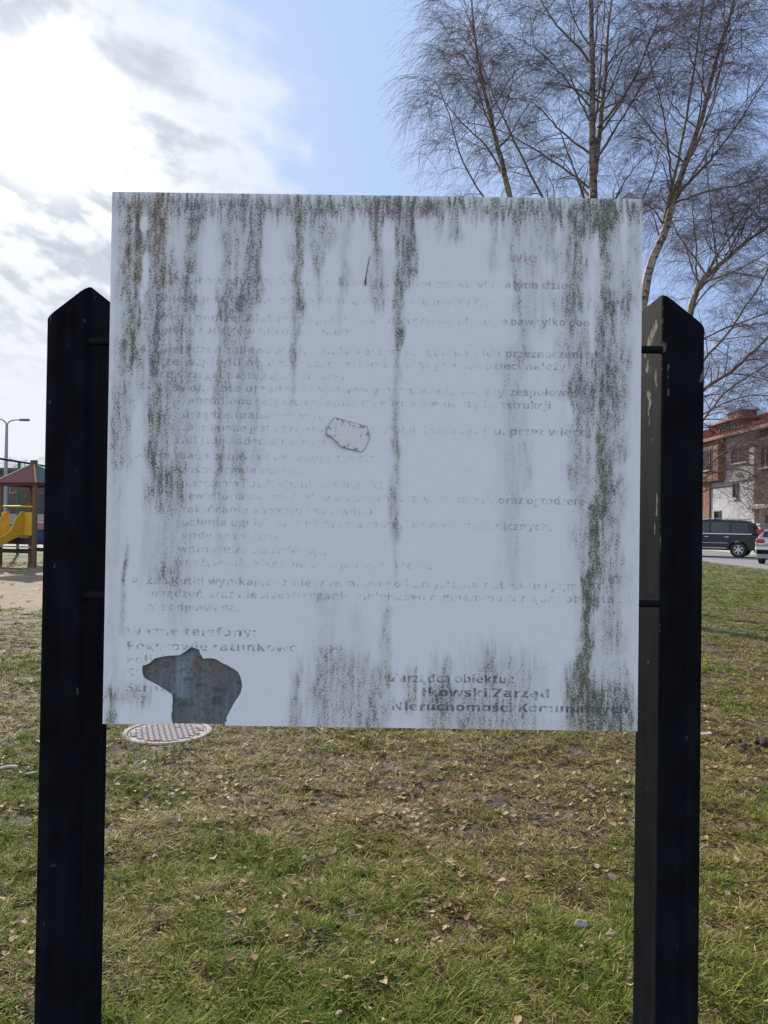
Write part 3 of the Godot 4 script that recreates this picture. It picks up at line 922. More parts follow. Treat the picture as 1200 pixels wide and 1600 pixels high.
# ---------- grass, leaves, litter ----------
func tuft(kind: int, sd: int) -> ArrayMesh:
	var r := RandomNumberGenerator.new()
	r.seed = sd
	var m := MB.new()
	var blades: int = [12, 13, 12][kind]
	for i in blades:
		var a := r.randf() * TAU
		var spread := r.randf() * 0.035
		var base := Vector3(cos(a * 3.1) * spread, -0.006, sin(a * 3.1) * spread)
		var L: float = r.randf_range(0.6, 1.35) * [0.045, 0.060, 0.074][kind]
		var lean: float = [r.randf_range(0.35, 1.1), r.randf_range(0.8, 1.45), r.randf_range(0.15, 0.7)][kind]
		var w := r.randf_range(0.0014, 0.0033)
		var dir := Vector3(cos(a) * sin(lean), cos(lean), sin(a) * sin(lean))
		var side := Vector3(-sin(a), 0, cos(a)).rotated(dir, r.randf_range(-0.7, 0.7))
		var p := base
		var k := r.randf_range(0.55, 1.55)
		m.tint = Color(k, k * r.randf_range(0.94, 1.05), k * r.randf_range(0.75, 1.1))
		var prev := [-1, -1]
		for s in 4:
			var ww: float = w * [1.0, 1.0, 0.75, 0.1][s]
			var nn := dir.cross(side).normalized()
			if nn.y < 0:
				nn = -nn
			var i0 := m.vert(p - side * ww, nn)
			var i1 := m.vert(p + side * ww, nn)
			if s:
				m.tri_i(prev[0], prev[1], i1)
				m.tri_i(prev[0], i1, i0)
			prev = [i0, i1]
			p += dir * L / 3.0
			dir = (dir + Vector3(cos(a), -0.25 - r.randf() * 0.5, sin(a)) * 0.28).normalized()
			if p.y < 0.002:
				p.y = 0.002
	return m.commit()

func scatter(called: String, label: String, cat: String, mesh: Mesh, m: Material, places: Array, tints: Array) -> void:
	var mm := MultiMesh.new()
	mm.transform_format = MultiMesh.TRANSFORM_3D
	mm.use_colors = true
	mm.mesh = mesh
	mm.instance_count = places.size()
	for i in places.size():
		mm.set_instance_transform(i, places[i])
		mm.set_instance_color(i, tints[i])
	var o := MultiMeshInstance3D.new()
	o.name = numbered(called, self)
	o.multimesh = mm
	o.material_override = m
	add_child(o, true)
	o.set_meta("kind", "stuff")
	tag(o, label, cat)

func lawn() -> void:
	var P := [[], [], [], []]
	var T := [[], [], [], []]
	var tries := 190000
	for i in tries:
		# spread so that the lawn is densest near the place where one stands
		var z := 1.7 * pow(34.0 / 1.7, pow(rng.randf(), 1.35))
		var x := rng.randf_range(-0.62, 0.66) * z + rng.randf_range(-0.5, 0.5)
		if z > 26.5 and x < -0.3 * z or x > 13.95 - 0.0 and z > 8.0 or Vector2(x + 1.585, -z + 5.72).length() < 0.325:
			continue
		if rng.randf() < sandy(x, -z) * 0.985 + 0.0:
			continue
		var so := soil(x, -z)
		if rng.randf() < so * 0.8 or nz.get_noise_2d(x * 5.5 + 13.0, -z * 5.5) < -0.17 - 0.3 * rng.randf() + 0.0:
			continue
		var g := green(x, -z)
		var big := clampf(0.8 + z * 0.055, 1.0, 2.1)
		var kind := 0
		var col: Color
		var pick := rng.randf()
		if pick < 0.22 + 0.62 * g:
			kind = 0 if rng.randf() > g * 0.22 else 2
			col = Color(0.10, 0.16, 0.018).lerp(Color(0.27, 0.30, 0.048), rng.randf()).lerp(Color(0.38, 0.30, 0.075), rng.randf() * 0.75 * (1.0 - g))
		else:
			kind = 1
			col = Color(0.26, 0.185, 0.068).lerp(Color(0.58, 0.44, 0.20), pow(rng.randf(), 1.3))
			if rng.randf() < 0.3:
				col = Color(0.125, 0.085, 0.045)
		if kind == 0 and rng.randf() < 0.5:
			kind = 3
		var s := rng.randf_range(0.65, 1.2) * big
		var b := Basis(Vector3.UP, rng.randf() * TAU).scaled(Vector3(s, s * rng.randf_range(0.6, 1.0), s))
		P[kind].append(Transform3D(b, Vector3(x, lump(x, -z), -z)))
		T[kind].append(col)
	scatter("green_grass", "short green grass growing all over the lawn", "grass", tuft(0, 1), M.blade, P[0], T[0])
	scatter("green_grass", "short green grass growing between the dry blades", "grass", tuft(0, 7), M.blade, P[3], T[3])
	scatter("dry_grass", "flattened straw coloured grass matted over the lawn", "grass", tuft(1, 2), M.blade, P[1], T[1])
	scatter("tall_grass", "taller fresh green grass standing in patches of the lawn", "grass", tuft(2, 3), M.blade, P[2], T[2])

func leaf_mesh(sd: int) -> ArrayMesh:
	var r := RandomNumberGenerator.new()
	r.seed = sd
	var m := MB.new()
	var curl := r.randf_range(-0.5, 0.9)
	var fold := r.randf_range(0.1, 0.8)
	var wide := r.randf_range(0.55, 0.85)
	var rows := 7
	var prev := []
	for i in rows + 1:
		var t := float(i) / rows
		var w := wide * 0.5 * pow(sin(PI * clampf(0.04 + 0.96 * pow(t, 0.75), 0.0, 1.0)), 0.8) * r.randf_range(0.84, 1.1)
		var c := Vector3(0, 0.10 + curl * (t - 0.5) * (t - 0.5) * 0.9 + r.randf_range(-0.02, 0.02), t - 0.5)
		var nn := Vector3(0, 1, -curl * (t - 0.5)).normalized()
		var k := r.randf_range(0.8, 1.1)
		m.tint = Color(k, k * 0.97, k * 0.93)
		var now := [m.vert(c + Vector3(-w, w * fold + r.randf_range(-0.02, 0.04), 0), (nn + Vector3(fold, 0, 0)).normalized()), m.vert(c, nn), m.vert(c + Vector3(w, w * fold * r.randf_range(0.4, 1.2), 0), (nn - Vector3(fold, 0, 0)).normalized())]
		if i:
			for s in 2:
				m.tri_i(prev[s], prev[s + 1], now[s + 1])
				m.tri_i(prev[s], now[s + 1], now[s])
		prev = now
	var st := PackedVector3Array([Vector3(0, 0.09, -0.48), Vector3(0.03, 0.08, -0.62), Vector3(0.02, 0.12, -0.76)])
	m.tint = Color(0.6, 0.5, 0.4)
	m.tube(st, PackedFloat32Array([0.018, 0.014, 0.01]), 4)
	return m.commit()

func leaf_at(x: float, z: float) -> Transform3D:
	var s := rng.randf_range(0.020, 0.045)
	var b := Basis.from_euler(Vector3(rng.randf_range(-0.5, 0.5), rng.randf() * TAU, rng.randf_range(-0.5, 0.5) + (PI if rng.randf() < 0.3 else 0.0))).scaled(Vector3.ONE * s)
	return Transform3D(b, Vector3(x, lump(x, z) + rng.randf_range(0.008, 0.032), z))

func leaves() -> void:
	var shapes := []
	for i in 7:
		shapes.append(leaf_mesh(300 + i))
	var skins := []
	for c in [[0.38, 0.275, 0.165], [0.27, 0.175, 0.095], [0.42, 0.34, 0.24], [0.18, 0.11, 0.06], [0.33, 0.22, 0.105], [0.47, 0.37, 0.235]]:
		var m := mat(c[0], c[1], c[2], 0.85)
		m.metallic_specular = 0.2
		m.vertex_color_use_as_albedo = true
		m.cull_mode = BaseMaterial3D.CULL_DISABLED
		m.backlight_enabled = true
		m.backlight = Color(0.35, 0.33, 0.3)
		skins.append(m)
	var made := 0
	var guard := 0
	while made < 300 and guard < 4000:
		guard += 1
		var z := rng.randf_range(2.42, 4.1)
		var x := rng.randf_range(-0.5, 0.52) * z
		if nz.get_noise_2d(x * 2.0 + 9.0, z * 2.0) + rng.randf_range(-0.35, 0.35) < -0.12:
			continue
		var tone: String = ["pale brown", "mid brown", "bleached grey-brown", "dark brown", "tan", "cream brown"][made % 6]
		var o := obj("dry_leaf", shapes[made % shapes.size()], skins[made % 6])
		o.transform = leaf_at(x, -z)
		tag(o, "small curled %s dead leaf lying on the lawn below the board" % tone, "leaf", "%s dead leaves on the near lawn" % tone)
		made += 1
	var P := []
	var T := []
	for i in 6800:
		var z := 2.4 + 1.7 * rng.randf() if i < 600 else 4.0 * pow(4.0, pow(rng.randf(), 1.3))
		var x := rng.randf_range(-0.55, 0.57) * z
		if nz.get_noise_2d(x * 2.0 + 9.0, z * 2.0) + rng.randf_range(-0.4, 0.4) < -0.02 or Vector2(x + 1.585, -z + 5.72).length() < 0.3:
			continue
		P.append(leaf_at(x, -z))
		var k := rng.randf_range(0.6, 1.35)
		T.append(Color(0.40 * k, 0.30 * k, 0.185 * k))
		if i < 600:
			P[-1] = P[-1].scaled_local(Vector3.ONE * 0.6)
	scatter("leaf_litter", "scattered small dead leaves further back on the lawn", "leaves", shapes[2], M.blade, P, T)
	# dry stems and straw lying about
	P = []
	T = []
	var m := MB.new()
	m.tube(smooth_path([Vector3(-0.5, 0, 0), Vector3(-0.2, 0.05, 0.06), Vector3(0.2, 0.03, -0.04), Vector3(0.5, 0, 0.03)], 2), tapered(7, 0.014, 0.007), 4)
	for i in 1500:
		var z := 2.2 * pow(4.0, rng.randf())
		var x := rng.randf_range(-0.55, 0.57) * z
		var s := rng.randf_range(0.05, 0.13)
		P.append(Transform3D(Basis.from_euler(Vector3(rng.randf_range(-0.2, 0.2), rng.randf() * TAU, rng.randf_range(-0.25, 0.25))).scaled(Vector3.ONE * s), Vector3(x, lump(x, -z) + 0.012, -z)))
		var k := rng.randf_range(0.5, 1.2)
		T.append(Color(0.38 * k, 0.30 * k, 0.18 * k))
	scatter("straw", "thin dry stems lying loose on the lawn", "straw", m.commit(), M.blade, P, T)

func pebble(at: Vector3, size: Vector3, sd: int) -> ArrayMesh:
	var s := SphereMesh.new()
	s.radius = 0.5; s.height = 1.0; s.radial_segments = 16; s.rings = 10
	var arr := s.get_mesh_arrays()
	var n := noise(sd, 1.3, 3)
	var v: PackedVector3Array = arr[Mesh.ARRAY_VERTEX]
	var st := SurfaceTool.new()
	for i in v.size():
		var p := v[i]
		p *= 1.0 + 0.45 * n.get_noise_3dv(p * 1.2)
		v[i] = p * size + at
	arr[Mesh.ARRAY_VERTEX] = v
	var am := ArrayMesh.new()
	am.add_surface_from_arrays(Mesh.PRIMITIVE_TRIANGLES, arr)
	st.create_from(am, 0)
	st.generate_normals()
	return st.commit()

func litter() -> void:
	tag(obj("stone", pebble(Vector3(0.80, lump(0.8, -3.06) + 0.014, -3.06), Vector3(0.062, 0.036, 0.042), 4), mottled(0.42, 0.37, 0.30, 0.95, 0.04, 0.7, 1.2)), "pale grey angular stone in the grass near the right post", "stone")
	tag(obj("clay_lump", pebble(Vector3(0.905, lump(0.9, -2.98) + 0.01, -2.98), Vector3(0.05, 0.026, 0.04), 6), mottled(0.27, 0.2, 0.15, 0.95, 0.04, 0.7, 1.2)), "brown lump of earth just right of the pale stone", "earth lump")
	var m := MB.new()
	var y := lump(-2.3, -4.77) + 0.03
	m.tube(smooth_path([Vector3(-2.37, y, -4.80), Vector3(-2.32, y + 0.02, -4.77), Vector3(-2.27, y + 0.035, -4.74), Vector3(-2.23, y + 0.03, -4.74)], 3), tapered(10, 0.009, 0.012), 6, true)
	tag(obj("plastic_scrap", m.commit(), mat(0.3, 0.3, 0.28, 0.6)), "curved white plastic scrap in the grass left of the left post", "litter")
	m = MB.new()
	m.box(Vector3(-2.15, y - 0.005, -4.75), Vector3(0.07, 0.006, 0.025), 0.002, Basis.from_euler(Vector3(0.1, 0.3, 0.1)))
	tag(obj("foil_scrap", m.commit(), mat(0.06, 0.16, 0.15, 0.8)), "pale turquoise wrapper scrap beside the white plastic scrap", "litter")
	m = MB.new()
	y = lump(2.43, -5.77) + 0.04
	m.rod(Vector3(2.39, y, -5.77), Vector3(2.47, y + 0.008, -5.76), 0.008, 8)
	tag(obj("cigarette_end", m.commit(), mat(0.75, 0.74, 0.7, 0.7)), "small white cigarette end in the grass right of the right post", "litter")
	var mound := MB.new()
	for i in 70:
		var a := rng.randf() * TAU
		var q := sqrt(rng.randf()) * 0.26
		var p := Vector3(2.78 + cos(a) * q * 1.3, lump(2.78, -5.5) + 0.09 * (1.0 - q / 0.28) * rng.randf_range(0.5, 1.0), -5.5 + sin(a) * q)
		var s := rng.randf_range(0.02, 0.055)
		mound.box(p, Vector3(s, s * 0.7, s), s * 0.25, Basis.from_euler(Vector3(rng.randf() * 3.0, rng.randf() * 3.0, rng.randf() * 3.0)))
	tag(obj("molehill", mound.commit(), mottled(0.06, 0.043, 0.032, 0.95, 0.1, 0.6, 1.4)), "dark crumbly molehill in the lawn at the right", "molehill")


# ---------- trees ----------
var sprays := []

func spray_mesh(sd: int) -> ArrayMesh:         # a bunch of fine hanging twigs that leaves the limb along +x
	var r := RandomNumberGenerator.new()
	r.seed = sd
	var m := MB.new()
	for i in 9:
		var a := r.randf_range(-1.4, 1.4)
		var dir := Vector3(cos(a), r.randf_range(-0.35, 0.75), sin(a)).normalized()
		var p := Vector3(r.randf_range(0, 0.15), r.randf_range(-0.03, 0.03), r.randf_range(-0.06, 0.06))
		var L := r.randf_range(0.5, 1.15)
		var pts := PackedVector3Array([p])
		for s in 5:
			p += dir * L / 5.0
			dir = (dir + Vector3(r.randf_range(-0.28, 0.28), -0.30 + r.randf_range(-0.15, 0.12), r.randf_range(-0.28, 0.28))).normalized()
			pts.append(p)
			if s > 0 and r.randf() < 0.75:
				var q := p
				var e := (dir + Vector3(r.randf_range(-0.9, 0.9), r.randf_range(-0.5, 0.6), r.randf_range(-0.9, 0.9))).normalized()
				var sub := PackedVector3Array([q])
				for u in 2:
					q += e * r.randf_range(0.05, 0.12)
					e = (e + Vector3(r.randf_range(-0.3, 0.3), -0.4, r.randf_range(-0.3, 0.3))).normalized()
					sub.append(q)
				m.tube(sub, PackedFloat32Array([0.0016, 0.0014, 0.001]), 3)
		m.tube(pts, tapered(6, 0.0026, 0.0011), 3)
	return m.commit()

func branch(m: MB, pts: PackedVector3Array, r0: float, r1: float, sides: int) -> void:
	m.tube(pts, tapered(pts.size(), r0, r1, 0.8), sides)

func dress(m: MB, pts: PackedVector3Array, r0: float, out: Array, from := 0.15, rate := 3.6, reach := 1.0) -> void:   # side branches with their twigs
	var total := 0.0
	for i in pts.size() - 1:
		total += pts[i].distance_to(pts[i + 1])
	var count := int(total * rate)
	for k in count:
		var t := from + (1.0 - from) * (k + rng.randf()) / count
		var f := t * (pts.size() - 1)
		var i := mini(int(f), pts.size() - 2)
		var p := pts[i].lerp(pts[i + 1], f - i)
		var d := (pts[i + 1] - pts[i]).normalized()
		var side := d.cross(Vector3(rng.randf_range(-1, 1), rng.randf_range(-1, 1), rng.randf_range(-1, 1))).normalized()
		var dir := (d * rng.randf_range(0.5, 1.0) + side + Vector3(0, 0.1, 0)).normalized()
		var L := rng.randf_range(0.45, 1.25) * reach * (1.0 - 0.45 * t)
		var sub := PackedVector3Array([p])
		var n := 6
		for s in n:
			p += dir * L / n
			dir = (dir + Vector3(rng.randf_range(-0.2, 0.2), -0.05 - 0.05 * s + rng.randf_range(-0.12, 0.12), rng.randf_range(-0.2, 0.2))).normalized()
			sub.append(p)
			if s == 1 or s == 3:
				put_spray(out, p, dir)
		m.tube(sub, tapered(sub.size(), clampf(r0 * (1.0 - t) * 0.55, 0.006, 0.02), 0.0035), 4)
		put_spray(out, p, dir)
	put_spray(out, pts[-1], (pts[-1] - pts[-2]).normalized())

func put_spray(out: Array, p: Vector3, dir: Vector3) -> void:
	var yaw := atan2(-dir.z, dir.x) + rng.randf_range(-1.0, 1.0)
	var s := rng.randf_range(0.55, 1.0)
	out.append(Transform3D(Basis(Vector3.UP, yaw).scaled(Vector3(s, s * rng.randf_range(0.75, 1.15), s)), p))

func auto_limb(at: Vector3, az: float, up: float, L: float) -> Array:
	var dir := Vector3(cos(az) * cos(up), sin(up), sin(az) * cos(up))
	var out := [at]
	var p := at
	for i in 5:
		p += dir * L / 5.0
		dir = (dir + Vector3(rng.randf_range(-0.14, 0.14), (0.14 if i < 2 else -0.22) + rng.randf_range(-0.08, 0.08), rng.randf_range(-0.14, 0.14))).normalized()
		out.append(p)
	return out

func limb(root: Node3D, base: Vector3, ctrl: Array, r0: float, r1: float, out: Array, pale: bool, from := 0.15, rate := 3.6, reach := 1.0) -> void:
	var rel := []
	for p in ctrl:
		rel.append(p - base)
	var m := MB.new()
	var pts := smooth_path(rel, 4, 0.012)
	branch(m, pts, r0, r1, 7 if r0 > 0.02 else 5)
	var fine := MB.new()
	dress(fine, pts, r0, out, from, rate, reach)
	var l := obj("limb", m.commit(), M.bark if pale else M.limb, root)
	obj("side_branches", fine.commit(), M.twig, l).set_meta("kind", "stuff")

func twigs(root: Node3D, out: Array) -> void:
	for v in sprays.size():
		var mm := MultiMesh.new()
		mm.transform_format = MultiMesh.TRANSFORM_3D
		mm.mesh = sprays[v]
		var own := []
		for i in range(v, out.size(), sprays.size()):
			own.append(out[i])
		mm.instance_count = own.size()
		for i in own.size():
			mm.set_instance_transform(i, own[i])
		var o := MultiMeshInstance3D.new()
		o.name = numbered("twigs", root)
		o.multimesh = mm
		o.material_override = M.twig
		root.add_child(o, true)
		o.set_meta("kind", "stuff")

func birch(label: String, trunk: Array, r0: float, limbs: Array, autos: int, from: float, sd: int, spread := 1.0) -> void:
	rng.seed = sd
	var base: Vector3 = trunk[0]
	var root := thing("birch_tree", label, "tree", base, 0.0, "bare birches behind the board")
	var rel := []
	for p in trunk:
		rel.append(p - base)
	var pts := smooth_path(rel, 6, 0.010)
	var m := MB.new()
	m.tube(pts, tapered(pts.size(), r0, 0.012, 0.85), 12)
	obj("trunk", m.commit(), M.bark, root)
	var out := []
	for l in limbs:
		limb(root, base, l[0], l[1], l[2], out, l[3], l[4], l[5])
	for k in autos:
		var t := from + (0.985 - from) * (k + rng.randf()) / autos
		var f := t * (pts.size() - 1)
		var i := mini(int(f), pts.size() - 2)
		var p := pts[i].lerp(pts[i + 1], f - i)
		var az := k * 2.4 + rng.randf_range(-0.5, 0.5)
		var L := (0.7 + 3.2 * (1.0 - t)) * rng.randf_range(0.75, 1.15) * spread
		var lc := auto_limb(p + base, az, rng.randf_range(0.65, 1.12), L)
		limb(root, base, lc, lerpf(r0, 0.012, t) * 0.36, 0.004, out, false, 0.2, 3.9)
	twigs(root, out)

func birches() -> void:
	for i in 5:
		sprays.append(spray_mesh(500 + i))
	var T1 := [Vector3(4.08, -0.01, -14.00), Vector3(3.95, 2.99, -14.00), Vector3(3.76, 7.62, -14.00), Vector3(3.71, 9.57, -14.00), Vector3(3.66, 12.65, -14.00), Vector3(3.66, 14.79, -14.00)]
	birch("tall straight white birch in the middle of the group, forked at half height", T1, 0.125, [
		[[Vector3(3.78, 8.03, -14.00), Vector3(3.92, 9.21, -14.10), Vector3(3.98, 9.84, -14.15), Vector3(4.13, 11.44, -14.30), Vector3(4.40, 14.28, -14.50)], 0.058, 0.012, true, 0.25, 3.0],
		[[Vector3(3.89, 5.09, -14.00), Vector3(3.40, 6.43, -13.80), Vector3(2.69, 7.39, -13.50), Vector3(1.99, 8.48, -13.10), Vector3(1.59, 9.24, -12.90), Vector3(1.33, 9.87, -12.70)], 0.035, 0.006, false, 0.2, 4.5],
		[[Vector3(3.75, 9.98, -14.00), Vector3(3.51, 10.46, -14.20), Vector3(3.16, 11.07, -14.50), Vector3(2.91, 11.76, -14.80), Vector3(2.51, 12.86, -15.10)], 0.032, 0.007, false, 0.2, 3.6],
		[[Vector3(3.82, 8.86, -14.00), Vector3(4.24, 9.35, -13.80), Vector3(4.53, 9.98, -13.50), Vector3(4.70, 10.58, -13.20), Vector3(4.89, 11.55, -13.00)], 0.026, 0.006, false, 0.2, 3.6],
		[[Vector3(3.79, 7.68, -14.00), Vector3(3.39, 8.16, -14.30), Vector3(2.74, 8.83, -14.70), Vector3(2.03, 9.35, -15.00), Vector3(1.30, 9.62, -15.30)], 0.026, 0.005, false, 0.2, 4.5],
		[[Vector3(3.88, 6.27, -14.00), Vector3(4.29, 6.87, -13.70), Vector3(4.52, 7.43, -13.40), Vector3(4.63, 7.97, -13.10), Vector3(4.84, 9.12, -12.80)], 0.024, 0.005, false, 0.2, 3.6]], 26, 0.34, 11)
	birch("white birch right of the straight one, leaning to the right with a twin stem", [Vector3(4.25, -0.08, -13.20), Vector3(4.33, 4.02, -13.20), Vector3(4.47, 5.79, -13.20), Vector3(4.79, 6.68, -13.20), Vector3(5.01, 7.52, -13.20), Vector3(5.38, 8.58, -13.20), Vector3(5.70, 9.87, -13.20), Vector3(5.95, 10.71, -13.20), Vector3(6.40, 12.51, -13.20)], 0.10, [
		[[Vector3(4.40, 4.93, -13.30), Vector3(4.50, 5.82, -13.30), Vector3(4.72, 6.44, -13.30), Vector3(4.88, 7.28, -13.30), Vector3(5.04, 7.96, -13.30), Vector3(5.23, 9.08, -13.30), Vector3(5.46, 10.77, -13.30), Vector3(5.67, 12.47, -13.30)], 0.055, 0.010, true, 0.3, 3.0],
		[[Vector3(4.92, 7.24, -13.20), Vector3(5.19, 7.53, -13.10), Vector3(5.43, 7.77, -12.90), Vector3(5.66, 8.11, -12.70), Vector3(5.94, 8.59, -12.40), Vector3(6.29, 9.35, -12.10)], 0.030, 0.006, false, 0.3, 4.0],
		[[Vector3(4.93, 7.15, -13.20), Vector3(5.49, 7.40, -13.30), Vector3(6.14, 7.61, -13.50), Vector3(6.85, 7.93, -13.80), Vector3(7.71, 8.13, -14.10)], 0.022, 0.005, false, 0.3, 4.0]], 22, 0.42, 12)
	birch("slender birch left of the straight one, leaning to the left", [Vector3(3.83, -0.01, -15.00), Vector3(3.09, 4.83, -15.00), Vector3(2.36, 8.09, -15.00), Vector3(2.10, 9.10, -15.00), Vector3(1.86, 10.11, -15.00), Vector3(1.66, 11.12, -15.00), Vector3(1.51, 12.89, -15.00)], 0.085, [
		[[Vector3(2.59, 7.08, -15.00), Vector3(2.02, 7.63, -14.80), Vector3(1.43, 8.41, -14.50), Vector3(1.10, 9.11, -14.10), Vector3(0.86, 9.55, -13.80)], 0.026, 0.005, false, 0.15, 4.5],
		[[Vector3(2.30, 8.34, -15.00), Vector3(1.95, 9.12, -15.30), Vector3(1.46, 9.78, -15.60), Vector3(1.10, 10.39, -15.90), Vector3(0.8, 10.6, -16.10)], 0.024, 0.005, false, 0.15, 4.5]], 22, 0.46, 13, 0.72)
	birch("low spreading birch at the right whose limbs reach over the street", [Vector3(5.27, -0.03, -14.50), Vector3(5.34, 2.33, -14.50), Vector3(5.51, 4.27, -14.50), Vector3(5.75, 5.63, -14.50), Vector3(5.95, 6.21, -14.50), Vector3(6.33, 6.57, -14.50), Vector3(6.74, 6.94, -14.50), Vector3(7.27, 7.36, -14.50), Vector3(8.29, 8.32, -14.50)], 0.10, [
		[[Vector3(5.37, 2.57, -14.50), Vector3(5.58, 3.64, -14.30), Vector3(5.88, 4.12, -14.10), Vector3(6.27, 4.42, -13.80), Vector3(6.48, 4.64, -13.70), Vector3(6.73, 4.94, -13.50), Vector3(7.50, 5.91, -13.10)], 0.046, 0.016, false, 0.2, 6.0],
		[[Vector3(5.47, 3.78, -14.50), Vector3(5.76, 4.29, -14.60), Vector3(6.12, 4.81, -14.70), Vector3(6.63, 5.33, -14.90), Vector3(6.98, 5.84, -15.00), Vector3(7.40, 6.38, -15.20), Vector3(8.09, 7.73, -15.50)], 0.036, 0.010, false, 0.2, 6.0],
		[[Vector3(5.75, 5.63, -14.5), Vector3(6.3, 6.25, -14.9), Vector3(6.9, 6.6, -15.2), Vector3(7.6, 6.6, -15.4)], 0.020, 0.005, false, 0.15, 6.5],
		[[Vector3(5.60, 4.9, -14.5), Vector3(6.3, 5.25, -13.9), Vector3(7.0, 5.4, -13.5), Vector3(7.7, 5.2, -13.2)], 0.020, 0.005, false, 0.15, 6.5],
		[[Vector3(5.95, 6.2, -14.5), Vector3(6.5, 7.2, -14.2), Vector3(7.0, 7.9, -14.0), Vector3(7.6, 8.3, -13.8)], 0.020, 0.005, false, 0.15, 6.5],
		[[Vector3(5.32, 1.84, -14.50), Vector3(5.56, 2.32, -14.20), Vector3(5.80, 2.64, -13.90), Vector3(6.02, 2.91, -13.60), Vector3(6.29, 3.16, -13.40), Vector3(6.54, 3.29, -13.10), Vector3(6.97, 3.33, -12.70)], 0.026, 0.006, false, 0.25, 6.0],
		[[Vector3(5.36, 2.2, -14.5), Vector3(5.9, 2.75, -14.6), Vector3(6.4, 3.05, -14.8), Vector3(7.0, 3.1, -15.0), Vector3(7.6, 2.8, -15.2)], 0.022, 0.005, false, 0.25, 6.0],
		[[Vector3(5.34, 1.9, -14.5), Vector3(5.9, 2.25, -14.0), Vector3(6.35, 2.3, -13.6), Vector3(6.8, 2.05, -13.2)], 0.018, 0.004, false, 0.25, 6.0],
		[[Vector3(5.40, 3.2, -14.5), Vector3(6.0, 3.75, -14.0), Vector3(6.6, 3.95, -13.7), Vector3(7.2, 3.8, -13.4)], 0.022, 0.005, false, 0.25, 6.0],
		[[Vector3(5.40, 3.05, -14.50), Vector3(5.81, 3.33, -14.70), Vector3(6.20, 3.68, -14.90), Vector3(6.54, 4.05, -15.10), Vector3(6.99, 4.43, -15.30), Vector3(7.96, 4.98, -15.70)], 0.036, 0.01, false, 0.25, 6.0],
		[[Vector3(5.32, 1.72, -14.50), Vector3(5.60, 2.20, -14.30), Vector3(5.92, 2.50, -14.20), Vector3(6.29, 2.63, -14.00), Vector3(6.55, 2.57, -13.80), Vector3(6.90, 2.26, -13.70)], 0.026, 0.005, false, 0.3, 6.0],
		[[Vector3(5.60, 4.94, -14.50), Vector3(5.69, 5.61, -14.30), Vector3(5.75, 6.00, -14.10), Vector3(5.97, 6.09, -13.90), Vector3(6.49, 6.29, -13.50), Vector3(6.95, 6.68, -13.10)], 0.03, 0.006, false, 0.3, 4.6]], 20, 0.42, 14)
	rng.seed = 77


# ---------- the street ----------
func outline_loft(m: MB, prof: Array, wf: Callable, L: float, inset := 0.05) -> void:   # a car body: side outline [s from the rear, height] and half width by height
	var pl := PackedVector2Array()
	for p in prof:
		pl.append(Vector2(p[0], p[1]))
	var inner: PackedVector2Array
	var off := Geometry2D.offset_polygon(pl, -inset, Geometry2D.JOIN_MITER)
	inner = off[0] if off.size() == 1 and off[0].size() == pl.size() else pl
	if inner != pl:                                   # the same starting corner as the outline
		var best := 0
		for i in inner.size():
			if inner[i].distance_to(pl[0]) < inner[best].distance_to(pl[0]):
				best = i
		var turned := PackedVector2Array()
		for i in inner.size():
			turned.append(inner[(best + i) % inner.size()])
		inner = turned
	var n := pl.size()
	var t := Geometry2D.triangulate_polygon(inner)
	for s in [-1.0, 1.0]:
		var f := m.v.size()
		for p in inner:
			m.vert(Vector3(s * wf.call(p.y), p.y, L * 0.5 - p.x), Vector3(s, 0.03, 0).normalized())
		for i in range(0, t.size(), 3):
			m.tri_i(f + t[i], f + t[i + 1], f + t[i + 2])
		for i in n:
			var j := (i + 1) % n
			var a := Vector3(s * wf.call(inner[i].y), inner[i].y, L * 0.5 - inner[i].x)
			var b := Vector3(s * wf.call(inner[j].y), inner[j].y, L * 0.5 - inner[j].x)
			var c := Vector3(s * (wf.call(pl[j].y) - inset * 0.8), pl[j].y, L * 0.5 - pl[j].x)
			var d := Vector3(s * (wf.call(pl[i].y) - inset * 0.8), pl[i].y, L * 0.5 - pl[i].x)
			var g := (c - a).cross(b - a)
			m.poly([a, b, c, d], (g * signf(g.x * s) if absf(g.x) > 1e-9 else g).normalized())
	var area := 0.0
	for i in n:
		area += pl[i].cross(pl[(i + 1) % n])
	for i in n:
		var j := (i + 1) % n
		var a := pl[i]
		var b := pl[j]
		var nn := Vector2(b.y - a.y, a.x - b.x).normalized() * signf(area)
		var wa: float = wf.call(a.y) - inset * 0.8
		var wb: float = wf.call(b.y) - inset * 0.8
		m.poly([Vector3(-wa, a.y, L * 0.5 - a.x), Vector3(wa, a.y, L * 0.5 - a.x), Vector3(wb, b.y, L * 0.5 - b.x), Vector3(-wb, b.y, L * 0.5 - b.x)], Vector3(0, nn.y, -nn.x))

func pane(root: Node, called: String, pts: Array, wf: Callable, L: float, s: float, m: Material, proud := 0.006) -> void:   # a flat piece on a car's side
	var mb := MB.new()
	var q := []
	for p in pts:
		q.append(Vector3(s * (wf.call(p[1]) + proud), p[1], L * 0.5 - p[0]))
	var g: Vector3 = (q[2] - q[0]).cross(q[1] - q[0])
	mb.poly(q, (g * signf(g.x * s)).normalized())
	obj(called, mb.commit(), m, root)

func arch(cx: float, r: float, y: float) -> Array:
	var out := []
	for k in 9:
		var a := PI * k / 8.0
		out.append([cx - r * cos(a), y + r * sin(a) * 0.98])
	return out

